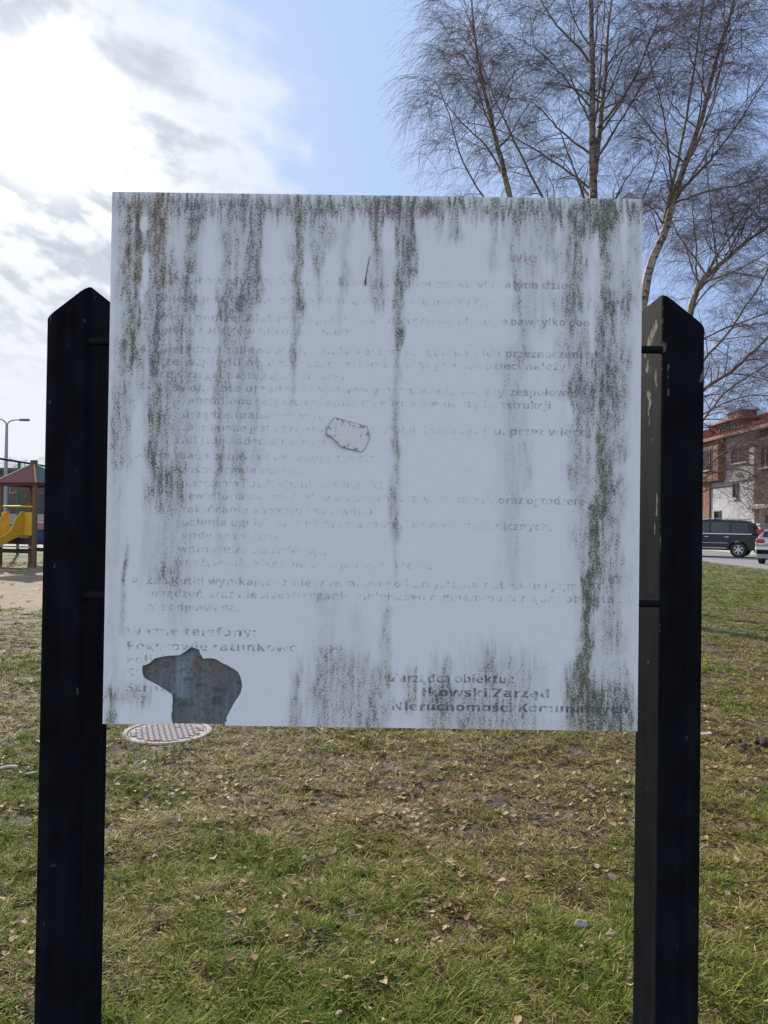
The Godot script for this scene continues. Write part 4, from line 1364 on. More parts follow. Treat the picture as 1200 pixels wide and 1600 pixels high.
func wheel(root: Node, x: float, z: float, r: float, s: float) -> void:
	var w := Node3D.new()
	w.name = numbered("wheel", root)
	root.add_child(w, true)
	w.position = Vector3(x, r, z)
	var m := MB.new()
	var prof := [[-0.11, 0.62], [-0.115, 0.9], [-0.085, 1.0], [0.085, 1.0], [0.115, 0.9], [0.11, 0.62]]
	for i in prof.size() - 1:
		for k in 24:
			var a0 := TAU * k / 24
			var a1 := TAU * (k + 1) / 24
			var e := Vector2(prof[i + 1][0] - prof[i][0], (prof[i + 1][1] - prof[i][1]) * r)
			var nn := Vector2(-e.y, e.x).normalized()
			var am := (a0 + a1) * 0.5
			var P := func(q: Array, a: float) -> Vector3: return Vector3(q[0], cos(a) * q[1] * r, sin(a) * q[1] * r)
			m.poly([P.call(prof[i], a0), P.call(prof[i], a1), P.call(prof[i + 1], a1), P.call(prof[i + 1], a0)], Vector3(nn.x, cos(am) * nn.y, sin(am) * nn.y).normalized())
	obj("tyre", m.commit(), M.tyre, w)
	m = MB.new()
	m.rod(Vector3(-0.09, 0, 0), Vector3(s * 0.05, 0, 0), r * 0.62, 24)
	obj("rim_well", m.commit(), M.black, w)
	m = MB.new()
	for k in 6:
		var a := TAU * k / 6
		m.box(Vector3(s * 0.085, cos(a) * r * 0.34, sin(a) * r * 0.34), Vector3(0.03, r * 0.46, r * 0.2), 0.01, Basis(Vector3.RIGHT, a))
	m.rod(Vector3(s * 0.05, 0, 0), Vector3(s * 0.105, 0, 0), r * 0.16, 12)
	for k in 24:
		var a0 := TAU * k / 24
		m.box(Vector3(s * 0.08, cos(a0) * r * 0.6, sin(a0) * r * 0.6), Vector3(0.05, r * 0.06, r * 0.17), 0.0, Basis(Vector3.RIGHT, a0))
	obj("rim", m.commit(), M.alloy, w)

func cars() -> void:
	# the dark off-roader, seen from its left side
	var paint := mat(0.004, 0.005, 0.009, 0.35)
	paint.metallic_specular = 0.35
	paint.clearcoat_enabled = true
	paint.clearcoat = 0.35
	paint.clearcoat_roughness = 0.06
	var L := 4.75
	var root := thing("parked_suv", "dark blue-black off-road car with silver wheels standing on the street", "car")
	var wf := func(h: float) -> float: return 0.93 - 0.03 * clampf((0.7 - h) / 0.4, 0.0, 1.0) - 0.20 * smoothstep(1.08, 1.92, h)
	var prof := [[0.04, 0.52], [0.0, 0.62], [0.0, 0.80], [0.06, 1.02], [0.12, 1.12], [3.55, 1.14], [4.45, 1.05], [4.68, 0.92], [4.75, 0.66], [4.72, 0.46], [4.3, 0.40]]
	var ar := arch(3.85, 0.45, 0.40)
	ar.reverse()
	prof.append_array(ar)
	ar = arch(1.02, 0.45, 0.40)
	ar.reverse()
	prof.append_array(ar)
	prof.append([0.42, 0.42])
	var m := MB.new()
	outline_loft(m, prof, wf, L)
	obj("body", m.commit(), paint, root)
	m = MB.new()
	outline_loft(m, [[0.13, 1.118], [0.42, 1.60], [0.62, 1.80], [0.95, 1.86], [2.5, 1.87], [2.95, 1.80], [3.75, 1.135]], wf, L)
	obj("cabin", m.commit(), paint, root)
	for s in [-1.0, 1.0]:
		pane(root, "window", [[0.50, 1.20], [0.66, 1.68], [1.35, 1.74], [1.35, 1.20]], wf, L, s, M.glass, 0.011)
		pane(root, "window", [[1.42, 1.20], [1.42, 1.74], [2.28, 1.75], [2.28, 1.20]], wf, L, s, M.glass, 0.011)
		pane(root, "window", [[2.38, 1.20], [2.38, 1.75], [2.85, 1.72], [3.45, 1.22]], wf, L, s, M.glass, 0.011)
		pane(root, "window_trim", [[0.42, 1.155], [0.42, 1.185], [3.5, 1.185], [3.5, 1.155]], wf, L, s, M.chrome, 0.016)
		for sx in [1.385, 2.33]:
			pane(root, "door_gap", [[sx - 0.006, 0.62], [sx - 0.006, 1.14], [sx + 0.006, 1.14], [sx + 0.006, 0.62]], wf, L, s, M.black, 0.007)
			pane(root, "door_handle", [[sx + 0.06, 1.0], [sx + 0.06, 1.04], [sx + 0.26, 1.04], [sx + 0.26, 1.0]], wf, L, s, M.chrome, 0.02)
		pane(root, "side_moulding", [[1.5, 0.70], [1.5, 0.735], [3.3, 0.735], [3.3, 0.70]], wf, L, s, M.galv, 0.014)
		m = MB.new()
		m.box(Vector3(s * 0.94, 0.46, L * 0.5 - 2.43), Vector3(0.14, 0.05, 1.75), 0.015)
		obj("running_board", m.commit(), M.chrome, root)
		m = MB.new()
		m.box(Vector3(s * 0.70, 1.915, L * 0.5 - 1.75), Vector3(0.04, 0.035, 2.1), 0.012)
		for sx in [0.75, 1.75, 2.75]:
			m.box(Vector3(s * 0.70, 1.88, L * 0.5 - sx), Vector3(0.035, 0.05, 0.10), 0.008)
		obj("roof_rail", m.commit(), M.chrome, root)
		m = MB.new()
		m.box(Vector3(s * 0.80, 1.22, L * 0.5 - 0.115), Vector3(0.18, 0.42, 0.20), 0.05, Basis(Vector3.RIGHT, -0.42))
		obj("tail_lamp", m.commit(), M.red_lamp, root)
		m = MB.new()
		m.box(Vector3(s * 1.0, 1.18, L * 0.5 - 3.35), Vector3(0.2, 0.17, 0.11), 0.03)
		obj("mirror", m.commit(), paint, root)
		m = MB.new()
		m.box(Vector3(s * 0.87, 0.42, L * 0.5 - 0.50), Vector3(0.2, 0.26, 0.03), 0.01)
		obj("mud_flap", m.commit(), M.tyre, root)
		wheel(root, s * 0.81, L * 0.5 - 1.02, 0.385, s)
		wheel(root, s * 0.81, L * 0.5 - 3.85, 0.385, s)
		m = MB.new()
		m.box(Vector3(s * 0.7, 0.85, L * 0.5 - 4.62), Vector3(0.34, 0.18, 0.12), 0.03)
		obj("headlight", m.commit(), M.chrome, root)
	m = MB.new()
	m.box(Vector3(0, 0.60, L * 0.5 - 0.03), Vector3(1.80, 0.28, 0.22), 0.06)
	obj("rear_bumper", m.commit(), paint, root)
	m = MB.new()
	m.box(Vector3(0, 0.5, 0), Vector3(1.5, 0.3, 3.9), 0.05)
	obj("underbody", m.commit(), M.tyre, root)
	m = MB.new()
	m.box(Vector3(0, 1.52, L * 0.5 - 0.33), Vector3(1.25, 0.44, 0.03), 0.01, Basis(Vector3.RIGHT, -0.54))
	obj("rear_window", m.commit(), M.glass, root)
	var head := Vector2(-0.85, -0.53).normalized()
	# the wheel under its tail stands here
	var right := Vector3(-head.y, 0, head.x)
	var fwd := Vector3(head.x, 0, head.y)
	root.basis = Basis(right, Vector3.UP, -fwd)
	root.position = Vector3(17.50, 0.03, -37.9) - (root.basis * Vector3(-0.9, 0, L * 0.5 - 1.02))

	# the silver car, seen from behind
	paint = mat(0.42, 0.43, 0.44, 0.3, 0.55)
	paint.clearcoat_enabled = true
	paint.clearcoat = 0.8
	paint.clearcoat_roughness = 0.08
	L = 4.55
	root = thing("parked_saloon", "silver car at the right edge seen from its tail", "car")
	wf = func(h: float) -> float: return 0.89 - 0.05 * clampf((0.55 - h) / 0.3, 0.0, 1.0) - 0.26 * smoothstep(0.95, 1.46, h)
	prof = [[0.10, 0.26], [0.03, 0.40], [0.0, 0.62], [0.05, 0.74], [0.03, 0.86], [0.06, 1.02], [0.16, 1.09], [3.3, 0.98], [4.2, 0.84], [4.5, 0.68], [4.55, 0.45], [4.45, 0.24]]
	ar = arch(3.62, 0.37, 0.30)
	ar.reverse()
	prof.append_array(ar)
	ar = arch(0.95, 0.37, 0.30)
	ar.reverse()
	prof.append_array(ar)
	m = MB.new()
	outline_loft(m, prof, wf, L)
	obj("body", m.commit(), paint, root)
	m = MB.new()
	outline_loft(m, [[0.17, 1.085], [0.42, 1.30], [0.75, 1.45], [1.9, 1.49], [2.5, 1.42], [3.4, 0.985]], wf, L)
	obj("cabin", m.commit(), paint, root)
	m = MB.new()
	m.box(Vector3(0, 1.245, L * 0.5 - 0.345), Vector3(1.28, 0.36, 0.03), 0.01, Basis(Vector3.RIGHT, -0.83))
	obj("rear_window", m.commit(), M.glass, root)
	m = MB.new()
	m.box(Vector3(0, 0.53, L * 0.5 - 0.0), Vector3(1.66, 0.17, 0.05), 0.02)
	obj("bumper_strip", m.commit(), M.black, root)
	m = MB.new()
	m.box(Vector3(0, 0.615, L * 0.5 + 0.0), Vector3(1.7, 0.03, 0.06), 0.01)
	m.box(Vector3(0, 0.425, L * 0.5 - 0.02), Vector3(1.64, 0.025, 0.05), 0.01)
	obj("bumper_trim", m.commit(), M.chrome, root)
	m = MB.new()
	m.box(Vector3(0, 0.835, L * 0.5 - 0.02), Vector3(0.66, 0.19, 0.05), 0.02)
	obj("plate_recess", m.commit(), M.black, root)
	m = MB.new()
	m.box(Vector3(0, 0.83, L * 0.5 + 0.01), Vector3(0.52, 0.115, 0.012), 0.003)
	obj("number_plate", m.commit(), M.white, root)
	for s in [-1.0, 1.0]:
		m = MB.new()
		m.box(Vector3(s * 0.70, 0.965, L * 0.5 - 0.07), Vector3(0.34, 0.17, 0.20), 0.05)
		obj("tail_lamp", m.commit(), M.red_lamp, root)
		m = MB.new()
		m.box(Vector3(s * 0.66, 0.845, L * 0.5 - 0.06), Vector3(0.26, 0.07, 0.12), 0.03)
		obj("reversing_lamp", m.commit(), M.white, root)
		pane(root, "window", [[0.75, 1.1], [0.95, 1.38], [1.75, 1.42], [1.75, 1.07]], wf, L, s, M.glass, 0.011)
		pane(root, "window", [[1.82, 1.07], [1.82, 1.42], [2.4, 1.38], [3.05, 1.03]], wf, L, s, M.glass, 0.011)
		wheel(root, s * 0.77, L * 0.5 - 0.95, 0.31, s)
		wheel(root, s * 0.77, L * 0.5 - 3.62, 0.31, s)
	m = MB.new()
	m.box(Vector3(0, 0.33, 0), Vector3(1.45, 0.24, 3.8), 0.04)
	obj("underbody", m.commit(), M.tyre, root)
	head = Vector2(0.57, -0.82).normalized()
	fwd = Vector3(head.x, 0, head.y)
	root.basis = Basis(Vector3(-head.y, 0, head.x), Vector3.UP, -fwd)
	root.position = Vector3(15.28, 0.03, -31.55) - (root.basis * Vector3(-0.86, 0, L * 0.5))


func bx(root: Node, called: String, a: Vector3, b: Vector3, m: Material, bevel := 0.0) -> MeshInstance3D:
	var mb := MB.new()
	mb.box((a + b) * 0.5, (b - a).abs(), bevel)
	return obj(called, mb.commit(), m, root)

func house_window(root: Node, z0: float, z1: float, y0: float, y1: float, x: float, panes: int) -> void:
	var w := Node3D.new()
	w.name = numbered("window", root)
	root.add_child(w, true)
	var frame := mat(0.05, 0.04, 0.035, 0.5)
	var m := MB.new()
	for q in [[z0, z0 + 0.09, y0, y1], [z1 - 0.09, z1, y0, y1]]:
		m.box(Vector3(x - 0.03, (q[2] + q[3]) * 0.5, (q[0] + q[1]) * 0.5), Vector3(0.1, q[3] - q[2], q[1] - q[0]))
	for q in [[y0, y0 + 0.08], [y1 - 0.08, y1]]:
		m.box(Vector3(x - 0.03, (q[0] + q[1]) * 0.5, (z0 + z1) * 0.5), Vector3(0.1, q[1] - q[0], absf(z1 - z0) - 0.18))
	for k in range(1, panes):
		m.box(Vector3(x - 0.03, (y0 + y1) * 0.5, lerpf(z0, z1, float(k) / panes)), Vector3(0.09, y1 - y0 - 0.16, 0.12))
	obj("frame", m.commit(), frame, w)
	for k in panes:
		var a := lerpf(z0, z1, float(k) / panes) + 0.08
		var b := lerpf(z0, z1, float(k + 1) / panes) - 0.08
		bx(w, "glass", Vector3(x - 0.02, y0 + 0.08, a), Vector3(x + 0.02, y1 - 0.08, b), M.pane)
	bx(w, "sill", Vector3(x - 0.16, y0 - 0.07, z0 - 0.08), Vector3(x, y0, z1 + 0.08), mat(0.5, 0.49, 0.47, 0.7))

func house() -> void:
	var root := thing("house", "three storey white house with orange wooden bay and red roof across the street", "house", Vector3.ZERO)
	var X := 22.4
	var white := mottled(0.40, 0.405, 0.44, 0.9, 3.0, 0.82, 1.08)
	var wood := mottled(0.17, 0.065, 0.02, 0.8, 1.4, 0.6, 1.3)
	var brown := mottled(0.06, 0.028, 0.018, 0.85, 1.2, 0.6, 1.3)
	var red := mottled(0.27, 0.045, 0.035, 0.7, 2.0, 0.75, 1.2)
	bx(root, "wall", Vector3(X, 0, -52.6), Vector3(X + 9, 4.5, -45.8), white)
	bx(root, "wall", Vector3(X + 0.003, 4.5, -50.4), Vector3(X + 9, 7.35, -45.8), white)
	bx(root, "cornice", Vector3(X - 0.10, 4.44, -50.4), Vector3(X + 0.02, 4.56, -45.8), mat(0.28, 0.27, 0.26, 0.8))
	var planks := 12
	for k in planks:                                 # upright boards of the wooden bay
		var a := lerpf(-54.2, -50.45, float(k) / planks)
		bx(root, "plank", Vector3(X - 0.45 - 0.012 * (k % 3), 4.6, a + 0.012), Vector3(X - 0.36, 7.32, a + 3.75 / planks - 0.012), wood)
	bx(root, "bay", Vector3(X - 0.37, 4.58, -54.2), Vector3(X + 9, 7.33, -50.41), wood)
	bx(root, "wooden_wall", Vector3(X - 0.12, 0, -66.0), Vector3(X + 9, 4.58, -52.61), wood)
	bx(root, "wall", Vector3(X + 0.1, 4.6, -66.0), Vector3(X + 9, 7.33, -54.21), white)
	bx(root, "side_wing", Vector3(X - 0.35, 0, -45.79), Vector3(X + 9, 7.1, -38.5), brown)
	house_window(root, -44.9, -43.6, 5.0, 6.3, X - 0.36, 2)
	bx(root, "downpipe", Vector3(X - 0.16, 0.2, -46.25), Vector3(X - 0.04, 7.2, -46.05), mat(0.22, 0.15, 0.2, 0.6))
	house_window(root, -49.5, -47.35, 5.58, 6.5, X, 2)
	house_window(root, -49.25, -48.55, 3.36, 4.40, X, 1)
	house_window(root, -53.0, -51.6, 5.35, 6.75, X - 0.46, 1)
	house_window(root, -52.0, -51.0, 1.2, 2.6, X, 1)
	# the roof: a slope up from the street, with seams
	var m := MB.new()
	var e0 := Vector3(X - 0.6, 7.33, 0)
	var r0 := Vector3(X + 4.2, 9.35, 0)
	var up := Vector3(-(r0.y - e0.y), r0.x - e0.x, 0).normalized() * 0.16
	for z in [[-66.5, -38.0]]:
		var A := e0 + Vector3(0, 0, z[0])
		var B := e0 + Vector3(0, 0, z[1])
		var C := r0 + Vector3(0, 0, z[1])
		var D := r0 + Vector3(0, 0, z[0])
		m.poly([A + up, B + up, C + up, D + up], up.normalized())
		m.poly([A, B, C, D], -up.normalized())
		m.poly([A, B, B + up, A + up], Vector3(-1, 0, 0))
		m.poly([B, C, C + up, B + up], Vector3(0, 0, 1))
		m.poly([A, D, D + up, A + up], Vector3(0, 0, -1))
		var E := Vector3(X + 9.4, 7.33, z[0])
		var F := Vector3(X + 9.4, 7.33, z[1])
		m.poly([D + up, C + up, F, E], Vector3(0.4, 1, 0).normalized())
		m.poly([B, C, F], Vector3(0, 0, 1))
	var roof := obj("roof", m.commit(), red, root)
	m = MB.new()
	var k2 := 0
	while k2 < 56:
		var z := -66.3 + k2 * 0.5
		m.box((e0 + r0) * 0.5 + up * 1.1 + Vector3(0, 0, z), Vector3(e0.distance_to(r0), 0.03, 0.03), 0.0, Basis(Vector3.BACK, atan2(r0.y - e0.y, r0.x - e0.x)))
		k2 += 1
	obj("roof_seams", m.commit(), red, roof).set_meta("kind", "stuff")
	bx(root, "gutter", Vector3(X - 0.74, 7.26, -66.5), Vector3(X - 0.6, 7.38, -38.0), mat(0.12, 0.05, 0.04, 0.6))
	# the long dormer
	var dm := mottled(0.15, 0.036, 0.018, 0.75, 1.0, 0.7, 1.2)
	bx(root, "dormer", Vector3(X + 0.62, 7.5, -53.4), Vector3(X + 2.6, 8.52, -49.3), dm)
	bx(root, "dormer_roof", Vector3(X + 0.25, 8.53, -54.0), Vector3(X + 2.9, 8.66, -49.0), red)
	house_window(root, -52.7, -51.6, 7.85, 8.42, X + 0.62, 1)
	house_window(root, -51.4, -50.3, 7.85, 8.42, X + 0.62, 1)
	bx(root, "chimney", Vector3(X + 2.4, 8.7, -55.6), Vector3(X + 3.4, 9.62, -53.2), mottled(0.20, 0.07, 0.045, 0.9, 0.7, 0.7, 1.2))
	bx(root, "chimney_cap", Vector3(X + 2.34, 9.62, -55.7), Vector3(X + 3.46, 9.70, -53.1), brown)
	m = MB.new()
	m.tube(smooth_path([Vector3(X + 0.3, 8.5, -53.7), Vector3(X + 0.35, 8.2, -53.6), Vector3(X + 0.55, 8.1, -53.5), Vector3(X + 0.56, 7.5, -53.5)], 3), tapered(10, 0.05, 0.05), 8, true)
	obj("downpipe", m.commit(), M.black, root)
	for k in 5:
		bx(root, "step", Vector3(X - 1.3, 0.2 * k, -51.8 + 0.3 * k), Vector3(X - 0.02, 0.2 * k + 0.2, -50.2), M.concrete)
	m = MB.new()
	for p in [[-51.9, 0.2], [-51.0, 0.6], [-50.2, 1.0]]:
		m.rod(Vector3(X - 1.25, p[1], p[0]), Vector3(X - 1.25, p[1] + 1.05, p[0]), 0.03)
	m.rod(Vector3(X - 1.25, 1.25, -51.95), Vector3(X - 1.25, 2.05, -50.15), 0.03)
	obj("hand_rail", m.commit(), M.galv, root)
	# in front of the wing: a porch, a gate pillar and a garden fence
	var porch := thing("carport", "grey flat roofed carport in front of the brown wing of the house", "carport", Vector3(20.6, 0, -42.0))
	bx(porch, "roof_slab", Vector3(-0.25, 2.55, -1.2), Vector3(2.3, 2.78, 3.0), M.concrete, 0.02)
	for p in [[0.0, -1.0], [0.0, 2.6], [1.3, -1.0]]:
		bx(porch, "pillar", Vector3(p[0], 0, p[1]), Vector3(p[0] + 0.28, 2.55, p[1] + 0.28), M.concrete)
	bx(porch, "gate", Vector3(0.5, 0.05, -0.9), Vector3(0.56, 2.2, 2.5), brown)
	var pil := thing("gate_pillar", "short pale gate pillar behind the tail of the dark car", "pillar", Vector3(20.3, 0, -41.2))
	bx(pil, "shaft", Vector3(-0.2, 0, -0.2), Vector3(0.2, 1.62, 0.2), M.concrete)
	bx(pil, "cap", Vector3(-0.26, 1.62, -0.26), Vector3(0.26, 1.74, 0.26), M.concrete, 0.03)
	var fence := thing("garden_fence", "low dark board fence between the pillar and the carport", "fence", Vector3(20.35, 0, -40.9))
	for k in 16:
		bx(fence, "slat", Vector3(-0.02, 0.1, 0.1 + k * 0.26), Vector3(0.02, 1.45, 0.32 + k * 0.26), brown)
	bx(fence, "rail", Vector3(0.021, 0.35, 0.1), Vector3(0.07, 0.45, 4.3), brown)
	bx(fence, "rail", Vector3(0.021, 1.1, 0.1), Vector3(0.07, 1.2, 4.3), brown)
	rng.seed = 4
	var bush := thing("hedge", "dark leafy hedge in front of the white house wall", "hedge", Vector3(21.9, 0, -46.0))
	m = MB.new()
	for k in 1400:
		var p := Vector3(rng.randf_range(-0.45, 0.4), 0, rng.randf_range(-2.4, 2.2))
		p.y = rng.randf_range(0.05, 1.7 + 0.25 * sin(p.z * 3.0))
		var s := rng.randf_range(0.05, 0.11)
		var bb := Basis.from_euler(Vector3(rng.randf() * 6.0, rng.randf() * 6.0, rng.randf() * 6.0))
		m.poly([p + bb * Vector3(-s, 0, -s * 0.5), p + bb * Vector3(s, 0, -s * 0.5), p + bb * Vector3(s * 0.4, 0, s), p + bb * Vector3(-s * 0.6, 0, s * 0.8)])
	var hm := mat(0.045, 0.055, 0.028, 0.7)
	hm.cull_mode = BaseMaterial3D.CULL_DISABLED
	var fo := obj("foliage", m.commit(), hm, bush)
	fo.set_meta("kind", "stuff")


# ---------- left: playground, ball court, lamp, far things ----------
func playground() -> void:
	var root := thing("play_tower", "wooden play tower with red and green roof and yellow slide", "play tower", Vector3(-11.44, 0, -25.04), -0.302)
	var H := 0.67
	for p in [[-H, H], [H, H], [H, -H], [-H, -H]]:
		var m := MB.new()
		m.box(Vector3(p[0], 1.25, p[1]), Vector3(0.13, 2.9, 0.13), 0.02)
		obj("post", m.commit(), M.wood, root)
	var a := Vector3(0, 3.32, 0)
	var E := 0.84
	var cols := [mottled(0.16, 0.05, 0.05, 0.7, 0.5, 0.7, 1.25), mottled(0.085, 0.105, 0.095, 0.7, 0.5, 0.7, 1.25)]
	var cs := [Vector3(-E, 2.66, E), Vector3(E, 2.66, E), Vector3(E, 2.66, -E), Vector3(-E, 2.66, -E)]
	for k in 4:
		var m := MB.new()
		var b: Vector3 = cs[k]
		var c: Vector3 = cs[(k + 1) % 4]
		var nn := (b - a).cross(c - a).normalized()
		nn = nn if nn.y > 0 else -nn
		m.poly([a, b, c], nn)
		m.poly([a - nn * 0.02, b - nn * 0.02, c - nn * 0.02], -nn)
		m.poly([b, c, c - nn * 0.02, b - nn * 0.02], Vector3(nn.x, 0, nn.z).normalized())
		obj("roof_panel", m.commit(), cols[k % 2], root).set_meta("label", "dark red roof panel" if k % 2 == 0 else "grey-green roof panel")
		m = MB.new()
		m.rod(a + Vector3(0, 0.015, 0), b + Vector3(0, 0.0, 0), 0.022, 6)
		obj("ridge_strip", m.commit(), M.yellow if k == 1 else mat(0.55, 0.5, 0.3, 0.6), root)
		m = MB.new()
		m.box((b + c) * 0.5 * Vector3(0.88, 1, 0.88) + Vector3(0, -0.05, 0), Vector3(1.5, 0.10, 0.04), 0.005, Basis(Vector3.UP, PI * 0.5 * k))
		obj("eave_board", m.commit(), mat(0.12, 0.03, 0.035, 0.7), root)
	bx(root, "finial", Vector3(-0.08, 3.26, -0.08), Vector3(0.08, 3.42, 0.08), mat(0.10, 0.06, 0.07, 0.7))
	for k in 6:
		bx(root, "plank", Vector3(-0.6, 0.94, -0.6 + k * 0.2), Vector3(0.6, 0.985, -0.415 + k * 0.2), M.wood)
	for z in [H, -H]:
		bx(root, "beam", Vector3(-0.6, 0.70, z - 0.04), Vector3(0.6, 0.90, z + 0.04), mat(0.05, 0.028, 0.02, 0.8))
		bx(root, "beam", Vector3(-0.6, 0.42, z - 0.04), Vector3(0.6, 0.55, z + 0.04), mat(0.05, 0.028, 0.02, 0.8))
	bx(root, "beam", Vector3(-0.6, 0.60, H - 0.05), Vector3(0.6, 0.64, H + 0.07), M.concrete)
	var m := MB.new()
	m.rod(Vector3(-0.62, 1.9, H), Vector3(0.62, 1.9, H), 0.03)
	obj("hand_rail", m.commit(), M.yellow, root)
	bx(root, "side_panel", Vector3(-0.6, 0.95, -H - 0.02), Vector3(0.6, 1.36, -H + 0.02), mat(0.012, 0.06, 0.17, 0.5)).set_meta("label", "blue back panel")
	bx(root, "side_panel", Vector3(H - 0.02, 0.70, -0.6), Vector3(H + 0.02, 1.18, 0.6), mat(0.012, 0.06, 0.17, 0.5)).set_meta("label", "blue panel at the right side")
	bx(root, "panel_top", Vector3(H - 0.03, 1.18, -0.6), Vector3(H + 0.03, 1.40, 0.6), mat(0.45, 0.2, 0.24, 0.5))
	# the slide: two yellow cheeks and a steel bed
	for s in [-1.0, 1.0]:
		m = MB.new()
		var side := PackedVector2Array([Vector2(0.02, 0.98), Vector2(0.02, 1.74), Vector2(0.12, 1.74), Vector2(0.2, 1.64), Vector2(0.30, 1.52), Vector2(0.46, 1.12), Vector2(1.7, 0.32), Vector2(2.7, 0.30), Vector2(2.7, 0.14), Vector2(1.7, 0.16), Vector2(0.26, 0.93), Vector2(0.14, 0.98)])
		m.extrude(side, -0.02, 0.02)
		for i in m.v.size():
			m.v[i] = Vector3(s * 0.30 + m.v[i].z - 0.32 * m.v[i].x, m.v[i].y, H + m.v[i].x)
			m.n[i] = Vector3(m.n[i].z, m.n[i].y, m.n[i].x)
		for i in range(0, m.idx.size(), 3):
			var t := m.idx[i + 1]
			m.idx[i + 1] = m.idx[i + 2]
			m.idx[i + 2] = t
		obj("slide_cheek", m.commit(), M.yellow, root)
		bx(root, "slide_guard", Vector3(s * 0.32, 0.98, H + 0.005), Vector3(s * 0.60, 1.72, H + 0.05), M.yellow, 0.01)
	m = MB.new()
	var bed := [Vector2(0.0, 0.985), Vector2(0.14, 0.99), Vector2(0.3, 0.95), Vector2(1.65, 0.22), Vector2(2.7, 0.18)]
	for i in 4:
		var p: Vector2 = bed[i]
		var q: Vector2 = bed[i + 1]
		var nn := Vector3(0, q.x - p.x, p.y - q.y).normalized()
		m.poly([Vector3(-0.28 - 0.32 * p.x, p.y, H + p.x), Vector3(0.28 - 0.32 * p.x, p.y, H + p.x), Vector3(0.28 - 0.32 * q.x, q.y, H + q.x), Vector3(-0.28 - 0.32 * q.x, q.y, H + q.x)], nn)
		m.poly([Vector3(-0.28 - 0.32 * p.x, p.y - 0.02, H + p.x), Vector3(0.28 - 0.32 * p.x, p.y - 0.02, H + p.x), Vector3(0.28 - 0.32 * q.x, q.y - 0.02, H + q.x), Vector3(-0.28 - 0.32 * q.x, q.y - 0.02, H + q.x)], -nn)
	obj("slide_bed", m.commit(), M.steel, root)
	for k in 4:
		bx(root, "step", Vector3(H + 0.05 + k * 0.22, 0.74 - 0.22 * k, -0.4), Vector3(H + 0.25 + k * 0.22, 0.80 - 0.22 * k, 0.4), M.wood)
	m = MB.new()
	m.box(Vector3(H + 0.5, 0.42, 0.42), Vector3(1.2, 0.12, 0.05), 0.0, Basis(Vector3.BACK, -0.78))
	m.box(Vector3(H + 0.5, 0.42, -0.42), Vector3(1.2, 0.12, 0.05), 0.0, Basis(Vector3.BACK, -0.78))
	obj("stair_stringer", m.commit(), M.wood, root)

func court() -> void:
	# a tall ball fence that runs away from the camera on the far side of the playground
	var root := thing("ball_court_fence", "tall green posted wire fence of a ball court behind the play tower", "fence", Vector3(-15.0, 0, -30))
	var H := 3.85
	for k in 15:
		var m := MB.new()
		m.rod(Vector3(0, 0, 6.0 - k * 2.5), Vector3(0, H, 6.0 - k * 2.5), 0.055, 8)
		obj("post", m.commit(), M.green_steel, root)
	for y in [H - 0.03, 1.25]:
		var m := MB.new()
		m.rod(Vector3(0, y, 6.0), Vector3(0, y, -29.0), 0.045, 6)
		obj("rail", m.commit(), M.black if y > 2.0 else M.green_steel, root)
	var m := MB.new()
	for k in 234:
		m.rod(Vector3(0, 0.05, 6.0 - k * 0.15), Vector3(0, H, 6.0 - k * 0.15), 0.0035, 3, false)
	for k in 26:
		m.rod(Vector3(0, 0.05 + k * 0.15, 6.0), Vector3(0, 0.05 + k * 0.15, -29.0), 0.0035, 3, false)
	obj("wire_mesh", m.commit(), M.green_steel, root).set_meta("kind", "stuff")

func lamp() -> void:
	var root := thing("street_lamp", "tall grey street lamp with two arms beyond the playground", "street lamp", Vector3(-22.2, 0, -45.0))
	var m := MB.new()
	m.tube(PackedVector3Array([Vector3(0, 0, 0), Vector3(0, 3.5, 0), Vector3(0, 6.95, 0)]), PackedFloat32Array([0.14, 0.11, 0.075]), 12, true)
	obj("pole", m.commit(), M.galv, root)
	for d in [Vector3(1, 0, 0.1), Vector3(-0.42, 0, 0.9)]:
		m = MB.new()
		m.tube(smooth_path([Vector3(0, 6.9, 0), d * 0.15 + Vector3(0, 7.12, 0), d * 0.5 + Vector3(0, 7.22, 0), d * 0.85 + Vector3(0, 7.22, 0)], 3), tapered(10, 0.04, 0.035), 8)
		var arm := obj("arm", m.commit(), M.galv, root)
		m = MB.new()
		var b := Basis(Vector3.UP, atan2(-d.z, d.x))
		m.box(d * 1.08 + Vector3(0, 7.22, 0), Vector3(0.62, 0.13, 0.24), 0.05, b)
		obj("lamp_head", m.commit(), mat(0.16, 0.16, 0.165, 0.5), arm)

